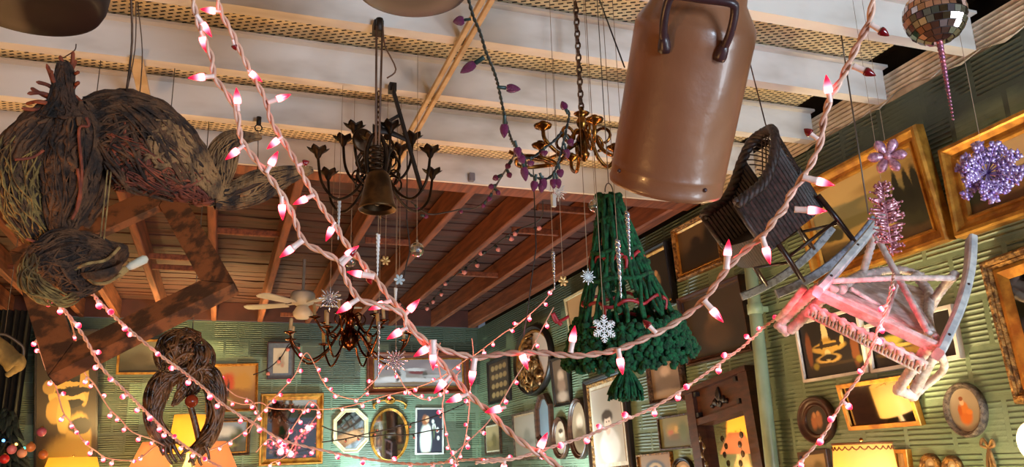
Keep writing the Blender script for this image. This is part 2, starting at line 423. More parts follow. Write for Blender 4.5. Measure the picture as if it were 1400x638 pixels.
# cream battens under the joists
pa, pb = atz(664, 0, 3.185), atz(560, 192, 3.185)
for dx in (-.016, .016):
    b = MB(); b.beam((pa.x+dx, 1.7, 3.187), (pb.x+dx, 4.4, 3.187), .02, .018); struct('trim', b, M['cream_wood'])
pa, pb = atz(186, 78, 3.19), atz(200, 143, 3.19)
b = MB(); b.beam(pa, pb, .05, .015); struct('trim', b, M['cream_wood'])
# junction box on the beam
p = aty(644, 243, 4.40)
b = MB(); b.beam((p.x, 4.405, p.z), (p.x, 4.375, p.z), .035, .05, up=Vector((0, 0, 1))); b.beam((p.x, 4.375, p.z), (p.x, 4.371, p.z), .026, .04)
tag(b.build('junction_box', mat('grey box', '#6b6368', rough=.5)), 'small grey electrical box fixed to the white cross beam', 'electrical box')
# pale green pipe up the right wall
p0 = atx(1034, 438, 2.80)
b = MB(); b.tube([(2.80, p0.y, 0), (2.80, p0.y, 3.18)], .036, 20)
dp = thing('drain_pipe', 'pale green vertical pipe running up the right wall beside the dark cabinet', 'pipe', (2.80, p0.y, 0))
b.build('pipe', M['pipe'], dp)
for z in (1.2, 2.4, 3.1):
    b = MB(); b.lathe([(.037, z-.03), (.043, z-.028), (.043, z+.028), (.037, z+.03)], 20, Matrix.Translation((2.80, p0.y, 0))); b.box((2.858, p0.y, z), (.04, .03, .03)); b.build('pipe_collar', M['pipe'], dp)

# ================================================================= pictures and mirrors
def nelder(fn, x0, st, it):
    n = len(x0); S = [list(x0)]
    for i in range(n):
        y = list(x0); y[i] += st[i]; S.append(y)
    V = [fn(s) for s in S]
    for _ in range(it):
        o = sorted(range(n+1), key=lambda i: V[i]); S = [S[i] for i in o]; V = [V[i] for i in o]
        c = [sum(s[j] for s in S[:-1])/n for j in range(n)]
        r = [2*c[j]-S[-1][j] for j in range(n)]; fr = fn(r)
        if fr < V[0]:
            e = [3*c[j]-2*S[-1][j] for j in range(n)]; fe = fn(e)
            S[-1], V[-1] = (e, fe) if fe < fr else (r, fr)
        elif fr < V[-2]: S[-1], V[-1] = r, fr
        else:
            k = [.5*c[j]+.5*S[-1][j] for j in range(n)]; fk = fn(k)
            if fk < V[-1]: S[-1], V[-1] = k, fk
            else:
                for i in range(1, n+1):
                    S[i] = [.5*(S[i][j]+S[0][j]) for j in range(n)]; V[i] = fn(S[i])
    i = min(range(n+1), key=lambda i: V[i]); return S[i]
WALLS = {'R': (Vector((0, -1, 0)), Vector((-1, 0, 0))), 'B': (Vector((1, 0, 0)), Vector((0, -1, 0)))}
def wpt(wall, px, py, off):
    return atx(px, py, XR-off) if wall == 'R' else aty(px, py, YB-off)
UPZ = Vector((0, 0, 1))
def basis(wall, rot, tilt):
    u, n = WALLS[wall]
    uu = u*math.cos(rot)+UPZ*math.sin(rot); vv = UPZ*math.cos(rot)-u*math.sin(rot)
    v2 = vv*math.cos(tilt)+n*math.sin(tilt); n2 = n*math.cos(tilt)-vv*math.sin(tilt)
    return uu, v2, n2
def fit_quad(wall, quad, th, maxtilt=12, tilt=None):
    P = [wpt(wall, x, y, th) for x, y in quad]; u, n = WALLS[wall]
    c = sum(P, Vector())/4
    w = ((P[1]-P[0]).length+(P[2]-P[3]).length)/2; h = ((P[3]-P[0]).length+(P[2]-P[1]).length)/2
    def pts(x):
        t = abs(x[5]) if tilt is None else tilt; uu, vv, nn = basis(wall, x[4], t)
        cc = c+u*x[0]+UPZ*x[1]+n*(math.sin(t)*abs(x[3])/2)
        return cc, uu, vv, nn
    def cost(x):
        cc, uu, vv, nn = pts(x); e = 0
        for (sx, sy), q in zip(((-.5, .5), (.5, .5), (.5, -.5), (-.5, -.5)), quad):
            p = proj(cc+uu*(sx*x[2])+vv*(sy*x[3])); e += (p[0]-q[0])**2+(p[1]-q[1])**2
        return e+(x[5]/math.radians(7))**2*3+(x[4]/math.radians(5))**2*3+(1e3*max(0, abs(x[5])-math.radians(maxtilt)))
    x = nelder(cost, [0, 0, w, h, 0, .03], [.03, .03, .05, .05, .03, .04], 260)
    cc, uu, vv, nn = pts(x)
    return cc-nn*th, uu, vv, nn, abs(x[2]), abs(x[3])      # back-plane centre
def loops_frame(mb, B, w, h, prof, shape='rect', n=40):
    c, u, v, nn = B; L = []
    for d, z in prof:
        a, bb = w/2-d, h/2-d; ring = []
        if shape == 'rect': ring = [(-a, -bb), (a, -bb), (a, bb), (-a, bb)]
        elif shape == 'oct':
            k = .30*min(w, h)-d*.42
            ring = [(-a+k, -bb), (a-k, -bb), (a, -bb+k), (a, bb-k), (a-k, bb), (-a+k, bb), (-a, bb-k), (-a, -bb+k)]
        else:
            ring = [(a*math.cos(2*PI*i/n), bb*math.sin(2*PI*i/n)) for i in range(n)]
        L.append([c+u*x+v*y+nn*z for x, y in ring])
    m = len(L[0]); vs = [p for r in L for p in r]
    mb.add(vs, [(i*m+k, i*m+(k+1) % m, (i+1)*m+(k+1) % m, (i+1)*m+k) for i in range(len(L)-1) for k in range(m)]+[tuple(range(m))[::-1]], shape == 'oval')
def art_plane(B, w, h, z, shape='rect', n=40, hole=None):
    c, u, v, nn = B; mb = MB()
    if shape == 'rect': ring = [(-w/2, -h/2), (w/2, -h/2), (w/2, h/2), (-w/2, h/2)]
    elif shape == 'oct':
        k = .28*min(w, h); a, bb = w/2, h/2
        ring = [(-a+k, -bb), (a-k, -bb), (a, -bb+k), (a, bb-k), (a-k, bb), (-a+k, bb), (-a, bb-k), (-a, -bb+k)]
    else: ring = [(w/2*math.cos(2*PI*i/n), h/2*math.sin(2*PI*i/n)) for i in range(n)]
    m = len(ring)
    mb.add([c+u*x+v*y+nn*z for x, y in ring]+[c+u*x+v*y+nn*(z-.004) for x, y in ring],
           [tuple(range(m)), tuple(range(2*m-1, m-1, -1))]+[(i, m+i, m+(i+1) % m, (i+1) % m) for i in range(m)])
    for i, (x, y) in enumerate(ring): mb.uv[i] = (x/w+.5, y/h+.5); mb.uv[i+m] = mb.uv[i]
    return mb
def art(name, top, bot, blobs=(), split=.5, soft=.25, dist=.05, grain=(.0, '#000000'), rough=.5, nscale=6):
    """a picture: ground from bot to top and soft shapes (cx,cy,rx,ry,colour[,edge])"""
    t = NT(name); uv = t.coord('UV')
    nz = t.new('ShaderNodeTexNoise', i_Scale=nscale, i_Detail=4.0); t.link(uv, nz.inputs['Vector'])
    off = t.new('ShaderNodeVectorMath', operation='SUBTRACT', i_1=(.5, .5, .5)); t.link(nz.outputs['Color'], off.inputs[0])
    sc = t.new('ShaderNodeVectorMath', operation='SCALE'); sc.inputs['Scale'].default_value = dist*1.0; t.link(off.outputs[0], sc.inputs[0])
    n2 = t.new('ShaderNodeTexNoise', i_Scale=nscale*5, i_Detail=5.0); t.link(uv, n2.inputs['Vector'])
    o2 = t.new('ShaderNodeVectorMath', operation='SUBTRACT', i_1=(.5, .5, .5)); t.link(n2.outputs['Color'], o2.inputs[0])
    s2 = t.new('ShaderNodeVectorMath', operation='SCALE'); s2.inputs['Scale'].default_value = dist*.55; t.link(o2.outputs[0], s2.inputs[0])
    sm = t.new('ShaderNodeVectorMath', operation='ADD'); t.link(sc.outputs[0], sm.inputs[0]); t.link(s2.outputs[0], sm.inputs[1]); sc = sm
    ad = t.new('ShaderNodeVectorMath', operation='ADD'); t.link(uv, ad.inputs[0]); t.link(sc.outputs[0], ad.inputs[1])
    sp = t.new('ShaderNodeSeparateXYZ'); t.link(ad.outputs[0], sp.inputs[0])
    c = t.mix(t.ramp(sp.outputs[1], split-soft, split+soft), hx(bot), hx(top))
    if grain[0]: c = t.mix(t.math('MULTIPLY', t.ramp(t.noise(uv, nscale*2, 6, .65), .42, .68), grain[0]), c, hx(grain[1]))
    for bl in blobs:
        cx, cy, rx, ry, col = bl[:5]; e = bl[5] if len(bl) > 5 else .15
        s = t.new('ShaderNodeVectorMath', operation='SUBTRACT', i_1=(cx, cy, 0)); t.link(ad.outputs[0], s.inputs[0])
        m = t.new('ShaderNodeVectorMath', operation='MULTIPLY', i_1=(1/rx, 1/ry, 0)); t.link(s.outputs[0], m.inputs[0])
        l = t.new('ShaderNodeVectorMath', operation='LENGTH'); t.link(m.outputs[0], l.inputs[0])
        f = t.ramp(l.outputs['Value'], 1-e, 1+e)
        c = t.mix(f, hx(col), c)
    t.link(c, t.b.inputs['Base Color']); t.b.inputs['Roughness'].default_value = rough
    return t.m
def fprof(fw, th, kind):
    if kind == 'flat': return [(0, 0), (0, th*.9), (fw*.06, th), (fw*.92, th), (fw, th*.6)]
    if kind == 'scoop': return [(0, 0), (0, th*.75), (fw*.08, th), (fw*.25, th), (fw*.33, th*.85), (fw*.55, th*.6), (fw*.75, th*.55), (fw*.8, th*.68), (fw*.92, th*.66), (fw, th*.4)]
    return [(0, 0), (0, th*.6), (fw*.1, th*.8), (fw*.3, th), (fw*.5, th*.95), (fw*.62, th*.75), (fw*.7, th*.8), (fw*.85, th*.62), (fw, th*.45)]
def picture(name, label, cat, wall, quad, fw, frame_m, art_m, th=.035, kind='scoop', shape='rect', inner=None, mat_b=None, cx=None, group=None, artname='painting', tilt=None):
    """quad: four photo corners, or cx=(x,y,rx,ry) for round ones"""
    if quad is None:
        x, y, rx, ry = cx; p = wpt(wall, x, y, th); u, n = WALLS[wall]
        q = proj(p+u*.1); r = proj(p+UPZ*.1); o = proj(p)
        w = 2*rx/math.hypot(q[0]-o[0], 0)*.1; h = 2*ry/math.hypot(r[0]-o[0], r[1]-o[1])*.1
        c, uu, vv, nn = p-n*th, u, UPZ, n
    else: c, uu, vv, nn, w, h = fit_quad(wall, quad, th, tilt=tilt)
    B = (c, uu, vv, nn)
    t = thing(name, label, cat, c+nn*(th/2), group)
    mb = MB(); loops_frame(mb, B, w, h, fprof(fw, th, kind), shape); mb.build('frame', frame_m, t)
    iw, ih, z = w-2*fw, h-2*fw, th*.38
    if inner:
        lm, lw = inner; mb = MB(); loops_frame(mb, B, iw+.004, ih+.004, [(0, z*.5), (0, th*.62), (lw*.3, th*.66), (lw, z+.001)], shape); mb.build('slip', lm, t)
        iw -= 2*lw; ih -= 2*lw
    if mat_b:
        mm, mw = mat_b; art_plane(B, iw+.006, ih+.006, z, shape).build('mat_board', mm, t); iw -= 2*mw; ih -= 2*mw; z += .003
    art_plane(B, iw+.004, ih+.004, z, shape).build(artname, art_m, t)
    return t, B, w, h
dk = '#1c1510'
A_land = art('mountain valley landscape', '#b89a5c', '#5a4826', [(.3, .9, .5, .2, '#c8aa6c', .5), (.75, .78, .3, .08, '#a88a50', .4), (.2, .6, .3, .12, '#86805c', .15), (.45, .56, .3, .14, '#77704a', .15), (.75, .6, .3, .1, '#8a7c4c', .2), (.3, .42, .5, .09, '#6a6236', .2), (.45, .3, .4, .07, '#a08446', .3), (.6, .2, .25, .04, '#c4a25c', .4), (.9, .3, .2, .2, '#2a2a12', .15), (.72, .5, .025, .22, '#1d1f0c', .2), (.72, .42, .05, .14, '#1d1f0c', .2), (.80, .56, .025, .26, '#1a1c0a', .2), (.80, .46, .055, .18, '#1a1c0a', .2), (.89, .52, .03, .28, '#1a1c0a', .2), (.89, .42, .065, .18, '#1a1c0a', .2), (.96, .5, .04, .3, '#1c1e0c', .2), (.13, .4, .09, .1, '#37361c', .2), (.2, .36, .06, .08, '#37361c', .2), (.3, .1, .5, .09, '#44381a', .3), (.62, .36, .06, .05, '#3c3c1e', .2)], dist=.04, split=.5, soft=.35, grain=(.3, '#3a2f18'))
A_land2 = art('pond and trees landscape', '#c0a876', '#40321a', [(.5, .8, .8, .3, '#c8b080', .4), (.6, .42, .3, .1, '#3a3a1c', .3), (.3, .45, .2, .12, '#2c3016', .25), (.12, .35, .18, .22, '#2c3016', .4), (.75, .3, .35, .12, '#3a3c1c', .4), (.42, .2, .18, .22, '#8a6a3a', .5), (.4, .05, .5, .1, '#5a4020', .5)], dist=.08, split=.4)
A_dark = art('dark forest oil painting', '#2c2418', '#16110b', [(.4, .55, .25, .2, '#4a4022', .6), (.7, .3, .3, .15, '#3a3018', .6), (.3, .25, .2, .1, '#54401f', .6)], dist=.1)
A_cath = art('gold painted city scene on black', '#0e0b09', '#14100b', [(.42, .66, .05, .36, '#e0cc90', .15), (.42, .48, .11, .2, '#b08a38', .2), (.45, .5, .28, .10, '#c09a44', .15), (.45, .53, .24, .03, '#3a2a10', .2), (.42, .3, .2, .08, '#c8a050', .2), (.42, .31, .15, .05, '#1a120a', .2), (.42, .36, .05, .1, '#e0c888', .2), (.42, .33, .1, .05, '#1a140c', .4), (.12, .5, .05, .3, '#7a4420', .25), (.86, .42, .06, .34, '#7a4420', .25), (.5, .2, .4, .03, '#3a2a14', .5), (.62, .56, .03, .08, '#2a1c0c', .3), (.34, .56, .03, .08, '#2a1c0c', .3), (.68, .58, .03, .07, '#e0c070', .3), (.2, .2, .05, .06, '#8a7a28', .5), (.9, .2, .05, .06, '#8a7a28', .5)], dist=.03, nscale=9)
A_cath2 = art('gold painted buildings on black', '#0e0b09', '#14100b', [(.25, .6, .14, .12, '#a99a3a', .4), (.4, .3, .3, .08, '#8a6a24', .4), (.6, .5, .12, .2, '#7a4a1c', .4), (.3, .45, .2, .05, '#c0a050', .4)], dist=.06, nscale=9)
A_cameo = art('two small busts on dark oval', '#2c2420', '#1c1715', [(.38, .45, .13, .26, '#a86a40', .4), (.6, .5, .14, .26, '#a8704a', .4), (.4, .68, .07, .1, '#c08a5a', .4), (.58, .72, .07, .09, '#c08a5a', .4)], dist=.07)
A_lady = art('lady in an orange gown', '#a89880', '#8d7f68', [(.5, .36, .2, .2, '#c86a24', .3), (.48, .55, .12, .14, '#d07a30', .3), (.42, .68, .07, .07, '#e2b890', .3), (.41, .76, .07, .05, '#8a4a20', .3), (.62, .45, .1, .06, '#d88038', .4), (.33, .5, .06, .12, '#b85a1c', .4)], dist=.04)
A_port1 = art('brown figure portrait', '#5a4630', '#2a1e14', [(.45, .62, .14, .13, '#2c2018', .4), (.5, .3, .32, .25, '#241a12', .4), (.85, .6, .2, .35, '#1c1510', .5)], dist=.06)
A_port2 = art('dim seated figure painting', '#3a3028', '#241b14', [(.5, .62, .09, .12, '#8a6a4c', .5), (.45, .4, .12, .2, '#6a5038', .5), (.5, .3, .25, .2, '#463626', .5)], dist=.07)
A_port3 = art('small figure in a dark room', '#2c261e', '#1c1611', [(.58, .45, .12, .14, '#8a7452', .4), (.58, .6, .06, .06, '#c0946a', .4), (.45, .25, .2, .12, '#5a3a20', .5), (.3, .7, .1, .1, '#4a5040', .5)], dist=.07)
A_tan = art('faded tan print', '#b89468', '#a07c52', [(.5, .5, .3, .3, '#ac8a60', .6)], dist=.1)
A_sepia = art('sepia family photograph', '#8a7868', '#5c4c40', [(.5, .72, .16, .15, '#c0ab98', .5), (.5, .4, .3, .2, '#6e5e50', .5), (.5, .12, .5, .12, '#94806a', .5)], dist=.07)
A_woman = art('pale photograph of a woman in white', '#bfb1a2', '#b5a796', [(.5, .7, .5, .34, '#a39484', .6), (.52, .2, .34, .22, '#dcd2c6', .2), (.5, .37, .2, .1, '#d8cabd', .3), (.5, .43, .08, .07, '#d2b29a', .3), (.5, .60, .19, .10, '#4a3a34', .25), (.51, .52, .13, .10, '#dcbfa8', .25), (.51, .63, .16, .05, '#43332d', .25), (.47, .54, .02, .012, '#5a4438', .4), (.56, .54, .02, .012, '#5a4438', .4), (.52, .475, .04, .01, '#a8745e', .5)], dist=.03, rough=.35)
A_kid = art('narrow brown portrait print', '#6a5442', '#3c2c20', [(.5, .62, .22, .14, '#c0a288', .4), (.5, .4, .3, .15, '#8a6c58', .4), (.5, .15, .35, .12, '#a8907c', .5)], dist=.08)
A_many = art('sheet of many small portraits', '#4a3826', '#3c2c1c', [(x, y, .09, .07, '#a88a5a', .3) for x in (.2, .4, .6, .8) for y in (.15, .38, .62, .85)], dist=.03)
A_dusk = art('faint pencil landscape', '#b4b4ac', '#9c9c92', [(.5, .35, .4, .08, '#7a7a70', .6), (.6, .5, .15, .15, '#8c8c82', .6)], dist=.08, rough=.3)
A_ovalp = art('sepia oval portrait', '#9a8268', '#6a543e', [(.5, .62, .2, .14, '#c8ae94', .4), (.5, .32, .32, .22, '#54402e', .4)], dist=.05, rough=.25)
A_ovalp2 = art('grey oval portrait', '#b09a80', '#7a6650', [(.5, .6, .18, .12, '#d4bca2', .4), (.5, .3, .34, .2, '#8c7a66', .4), (.5, .7, .2, .07, '#4a382a', .4)], dist=.05, rough=.25)
A_small = art('small autumn landscape print', '#b09a70', '#7c6a44', [(.6, .4, .2, .3, '#6a5c34', .5), (.3, .3, .2, .12, '#8c7848', .5)], dist=.09)
A_flor = art('loose garden flower painting', '#7a7a58', '#5a5a3c', [(.45, .55, .22, .22, '#a08a4a', .5), (.35, .5, .08, .1, '#b06a4a', .5), (.55, .6, .08, .1, '#c4a460', .5), (.5, .35, .25, .1, '#6c5a3a', .5), (.75, .5, .14, .3, '#5c6a48', .5)], dist=.14)
A_relief = art('pale oval relief ground', '#d8ccc2', '#c9bab0', [], dist=.05)
A_draw = art('pencil drawing on cream paper', '#d0c2a8', '#c4b498', [(.5, .58, .22, .2, '#b09a80', .5), (.48, .4, .26, .1, '#a89078', .5), (.6, .3, .1, .08, '#b8866a', .6)], dist=.1)
A_winter = art('snowy village painting', '#857a80', '#8a827c', [(.5, .22, .6, .1, '#c4c0c4', .5), (.2, .3, .14, .09, '#cdc9cc', .4), (.48, .52, .09, .07, '#74383a', .3), (.47, .63, .12, .06, '#c8c6ca', .3), (.57, .45, .03, .14, '#54504a', .3), (.8, .55, .14, .12, '#a8a4aa', .5), (.75, .38, .2, .05, '#b8b4b8', .5), (.26, .4, .025, .22, '#4c4a4a', .35), (.32, .45, .03, .26, '#b2b2b6', .4), (.7, .7, .16, .16, '#9c8e92', .6), (.4, .12, .3, .05, '#7a624a', .5)], dist=.06, nscale=8)
A_girl = art('girl in a white gown holding lilies', '#2a2a38', '#242433', [(.36, .3, .22, .36, '#d8dccf', .25), (.42, .52, .14, .14, '#dfe0d4', .3), (.4, .78, .09, .075, '#d8a984', .3), (.33, .75, .12, .12, '#9a5a34', .35), (.41, .77, .075, .065, '#dcae8a', .3), (.68, .6, .07, .07, '#e8e8e4', .4), (.82, .52, .06, .06, '#e8e8e4', .4), (.64, .72, .05, .05, '#e8e8e4', .4), (.85, .34, .05, .05, '#e0e0dc', .4), (.68, .48, .03, .16, '#5a6a48', .4)], dist=.025)
A_autumn = art('orange autumn trees painting', '#b48a48', '#7c5420', [(.4, .62, .2, .22, '#c24c18', .35), (.3, .5, .14, .16, '#a83c14', .4), (.72, .6, .18, .24, '#b8862e', .4), (.6, .35, .3, .12, '#8a5a20', .5), (.4, .4, .03, .3, '#3a2412', .4), (.2, .2, .25, .1, '#b0a060', .5)], dist=.12)
A_sky = art('green tree under blue sky painting', '#7c8a9a', '#3a3a26', [(.72, .56, .2, .26, '#3a4424', .35), (.35, .7, .3, .16, '#c0c0bc', .6), (.7, .2, .05, .2, '#2c2416', .4), (.35, .22, .35, .1, '#7a7a3a', .5)], dist=.1)
A_dim = art('grey sketch behind dusty glass', '#6f6a58', '#4a4538', [(.6, .5, .25, .22, '#857c66', .6), (.3, .4, .15, .25, '#5c5444', .6)], dist=.12, rough=.2)
A_bottom = art('dark landscape print', '#3a342a', '#2a241c', [(.4, .5, .3, .3, '#544a38', .6)], dist=.1)
A_logo = art('gold stamped dark relief panel', '#8a6c3c', '#5a4420', [(.5, .5, .3, .32, '#2c2014', .2), (.5, .5, .2, .22, '#b09a6a', .2), (.5, .5, .1, .12, '#3a2c1c', .3)], dist=.06)

# ---- right wall, near to far
picture('landscape_painting', 'large gold framed mountain landscape on the right wall above the white twig rocker', 'painting', 'R', [(1076, 259), (1251, 169), (1291, 328), (1116, 391)], .075, M['gold'], A_land, th=.06)
picture('landscape_painting', 'gold framed pond landscape at the upper right edge with a lilac ornament before it', 'painting', 'R', [(1275, 205), (1478, 112), (1500, 254), (1309, 328)], .08, M['gold'], A_land2, th=.06)
picture('ornate_mirror', 'dark glass in a wide carved gilt frame at the far right edge', 'mirror', 'R', [(1330, 357), (1470, 310), (1520, 522), (1386, 560)], .05, M['gold_ornate'], mat('smoky mirror', (.22, .19, .16, 1), rough=.05, metal=1), th=.06, kind='orn', inner=(M['gold'], .05), artname='glass')
picture('city_painting', 'thin white framed black picture with a gold tower behind the white twig rocker', 'painting', 'R', [(1084, 441), (1170, 420), (1187, 508), (1098, 524)], .016, M['white_frame'], A_cath, th=.03, kind='flat')
picture('city_painting', 'thin white framed black picture mostly hidden behind the white twig rocker', 'painting', 'R', [(1180, 444), (1301, 415), (1311, 489), (1191, 511)], .018, M['white_frame'], A_cath2, th=.03, kind='flat')
gm = picture('wall_mirror', 'narrow gold framed mirror above the lit cream lamp on the right wall', 'mirror', 'R', [(1143, 527), (1238, 511), (1259, 582), (1159, 589)], .022, M['gold'], M['mirror'], th=.03, kind='flat', artname='mirror_glass', tilt=math.radians(11))
picture('oval_plaque', 'dark brown oval plaque with two small busts left of the gold framed mirror', 'plaque', 'R', None, .05, M['walnut'], A_cameo, th=.035, shape='oval', cx=(1112, 574, 24, 33))
picture('oval_plaque', 'grey carved oval picture of a lady in an orange gown', 'plaque', 'R', None, .024, M['grey_carved'], A_lady, th=.035, kind='orn', shape='oval', cx=(1314, 560, 28, 38))
for x, y, lab in ((1268, 637, 'small gilt oval frame low on the right wall, left one of the pair'), (1298, 640, 'small gilt oval frame low on the right wall, right one of the pair')):
    picture('oval_picture', lab, 'picture', 'R', None, .022, M['gold_ornate'], A_ovalp, th=.03, kind='orn', shape='oval', cx=(x, y, 13, 18), group='small gilt ovals')
picture('small_picture', 'little brown framed picture low on the wall left of the lit cream lamp', 'picture', 'R', [(1091, 619), (1130, 612), (1134, 655), (1094, 660)], .02, M['walnut'], A_small, th=.025, kind='flat')
picture('wooden_picture', 'wooden framed picture just right of the lit cream lamp', 'picture', 'R', [(1219, 615), (1240, 612), (1244, 665), (1222, 668)], .02, M['gold'], A_tan, th=.03, kind='flat')
picture('dark_portrait', 'dim portrait in a brown frame beside the pale green pipe', 'painting', 'R', [(924, 409), (1008, 374), (1027, 479), (938, 500)], .035, M['walnut'], A_port2, th=.05)
picture('figure_painting', 'brown figure painting in a carved frame left of the dark wicker chair', 'painting', 'R', [(914, 312), (976, 283), (986, 357), (925, 387)], .035, M['gold_ornate'], A_port1, th=.045, kind='orn', inner=(M['gold'], .015))
picture('figure_painting', 'small dark figure painting in a gilt edged frame behind the green macrame tree', 'painting', 'R', [(862, 352), (907, 329), (919, 414), (874, 432)], .03, M['black_frame'], A_port3, th=.05, inner=(M['gold'], .02))
picture('faded_print', 'faded tan print in a light frame left of the green macrame tree', 'picture', 'R', [(770, 409), (812, 386), (824, 458), (781, 476)], .025, M['ivory'], A_tan, th=.03, kind='flat')
picture('sepia_photograph', 'sepia photograph in a carved brown frame below the green macrame tree', 'photograph', 'R', [(880, 492), (925, 482), (934, 546), (887, 556)], .035, M['carved_brown'], A_sepia, th=.045, kind='orn')
picture('portrait_photograph', 'tall pale photograph of a dark haired woman in a black and gilt frame', 'photograph', 'R', [(795, 518), (847, 502), (864, 648), (805, 657)], .05, M['black_frame'], A_woman, th=.05, kind='orn', inner=(M['gold_ornate'], .03), mat_b=(M['linen'], .03), artname='photograph')
picture('narrow_portrait', 'narrow dark framed portrait beside the white oval relief', 'picture', 'R', [(750, 490), (772, 485), (780, 552), (757, 558)], .03, M['black_frame'], A_kid, th=.03)
rl = picture('oval_relief', 'large white oval with a gilt and bronze figure relief', 'relief', 'R', None, .05, M['black_frame'], A_relief, th=.06, kind='orn', shape='oval', cx=(724, 492, 25, 48), inner=(M['gold'], .03), artname='backing')
picture('group_photograph', 'dark framed sheet of many tiny portraits near the room corner', 'photograph', 'R', [(665, 496), (693, 483), (697, 547), (667, 553)], .035, M['black_frame'], A_many, th=.03)
picture('octagonal_mirror', 'tall dark octagonal frame with a pale oval glass', 'mirror', 'R', [(729, 541), (749, 536), (752, 611), (734, 615)], .05, M['walnut'], mat('pale blue glass', '#7e94a4', rough=.15), th=.05, shape='oct', artname='glass')
picture('pencil_landscape', 'faint pale landscape in a thin silver frame beside the dark octagon', 'picture', 'R', [(699, 566), (730, 559), (735, 627), (703, 630)], .022, M['grey_carved'], A_dusk, th=.025, kind='flat', mat_b=(M['linen'], .02))
picture('oval_portrait', 'dark oval portrait right of the octagonal frame, the lower one of two', 'photograph', 'R', None, .04, M['walnut'], A_ovalp2, th=.045, shape='oval', cx=(763, 598, 10, 29))
picture('oval_portrait', 'dark oval portrait touching the tall pale photograph, the higher one of two', 'photograph', 'R', None, .04, M['walnut'], A_ovalp, th=.05, shape='oval', cx=(788, 585, 13, 42))
picture('small_print', 'small autumn print in a thin frame next to the room corner', 'picture', 'R', [(661, 580), (682, 575), (684, 620), (663, 622)], .025, M['carved_brown'], A_small, th=.025, kind='flat', mat_b=(M['linen'], .02))
picture('flower_painting', 'loose flower painting in a thin dark frame left of the wooden cabinet', 'painting', 'R', [(897, 571), (940, 564), (946, 612), (902, 616)], .012, M['carved_brown'], A_flor, th=.025, kind='flat')
picture('gilt_panel', 'gold square panel with a dark oval at the bottom edge under the flower painting', 'picture', 'R', [(869, 621), (915, 618), (920, 660), (873, 664)], .012, M['gold_ornate'], A_logo, th=.025, kind='flat')
picture('oval_picture', 'small dark round frame at the bottom edge beside the gold square panel', 'picture', 'R', None, .025, M['black_frame'], A_ovalp, th=.03, shape='oval', cx=(931, 641, 13, 16))
# figure relief on the white oval: three rounded figures and drapery folds
t, B, w, h = rl; c, u, v, n = B; mb = MB(); random.seed(3)
def rel(x, y, z): return c+u*(x*w)+v*(y*h)+n*z
for (x, y, r, sx, sy) in ((-.05, .2, .06, .8, 1), (-.13, .12, .045, .8, 1), (.1, .05, .05, .8, 1), (0, .27, .03, .8, 1)):
    mb.sphere(rel(x, y, .06), r*1.0, 12, 8)
for x0, y0, x1, y1, r in ((-.05, .15, -.2, -.3, .07), (-.02, .15, .05, -.32, .08), (.1, 0, .22, -.28, .07), (-.2, .05, -.25, -.25, .05), (0, .1, .1, -.1, .06), (-.2, -.3, .22, -.33, .06), (-.05, .3, 0, .36, .02)):
    P = [rel(x0+(x1-x0)*k/5+random.uniform(-.03, .03), y0+(y1-y0)*k/5, .055+.02*math.sin(k)) for k in range(6)]
    mb.tube(cr_path(P, 3), r*.8, 8)
for k in range(16):
    x = random.uniform(-.26, .24); y = random.uniform(-.3, .1)
    mb.tube(cr_path([rel(x, y, .1), rel(x+random.uniform(-.06, .06), y-.08, .12), rel(x+random.uniform(-.08, .08), y-.16, .09)], 3), .014, 6)
mb.build('figure_relief', mat('bronze and gilt relief', '#b8905a', '#4a3020', rough=.35, metal=.7, ns=22, bump=.4, bscale=40), t)
# ---- back wall
picture('wall_mirror', 'square gold framed mirror on the back wall full of light reflections', 'mirror', 'B', [(356, 537), (443, 537), (442, 635), (355, 636)], .075, M['gold'], M['mirror'], th=.06, artname='mirror_glass')
picture('framed_drawing', 'small drawing with a blue grey mat high on the back wall', 'picture', 'B', [(365, 466), (403, 468), (403, 518), (365, 518)], .014, M['walnut'], A_draw, th=.03, kind='flat', mat_b=(M['bluegrey'], .055))
picture('octagonal_mirror', 'ivory framed mirror with cut corners on the back wall', 'mirror', 'B', [(455, 559), (504, 556), (504, 618), (456, 619)], .045, M['ivory'], M['mirror'], th=.04, shape='oct', artname='mirror_glass')
om = picture('oval_mirror', 'oval gold rimmed mirror with a scrolled crest on the back wall', 'mirror', 'B', None, .03, M['gold'], M['mirror'], th=.04, shape='oval', cx=(533, 594, 26.5, 37), artname='mirror_glass')
t, B, w, h = om; c, u, v, n = B; mb = MB()
for s in (-1, 1):
    P = [c+v*(h/2-.01)+u*(s*.17)+n*.03]
    for k in range(14):
        a = k/13; ang = a*4.2
        P.append(c+v*(h/2+.03+.06*a+.03*math.sin(ang))+u*(s*(.16*(1-a)+.03*math.cos(ang)))+n*.03)
    mb.tube(cr_path(P, 2), .013, 7)
mb.tube([c+v*(h/2+.09+.035*math.sin(a*PI/6))+u*(.05*math.cos(a*PI/6))+n*.03 for a in range(13)], .014, 7)
mb.build('crest', M['gold'], t)
picture('lily_girl_picture', 'white framed picture of a girl in a white gown with lilies', 'picture', 'B', [(568, 557), (607, 557), (607, 621), (568, 621)], .02, M['white_frame'], A_girl, th=.03, kind='flat')
picture('winter_painting', 'wide snowy village painting in a reddish wooden frame on the back wall', 'painting', 'B', [(501, 482), (642, 479), (643, 538), (503, 538)], .075, M['mahogany'], A_winter, th=.06, inner=(M['gold'], .015))
picture('autumn_painting', 'orange autumn trees painting in a thin gold frame on the back wall', 'painting', 'B', [(281, 496), (353, 497), (353, 562), (282, 563)], .03, M['gold'], A_autumn, th=.04)
picture('tree_painting', 'small painting of a green tree under blue sky beside the twisted vine figure', 'painting', 'B', [(283, 571), (343, 571), (342, 623), (283, 623)], .035, M['carved_brown'], A_sky, th=.04, inner=(M['gold'], .01))
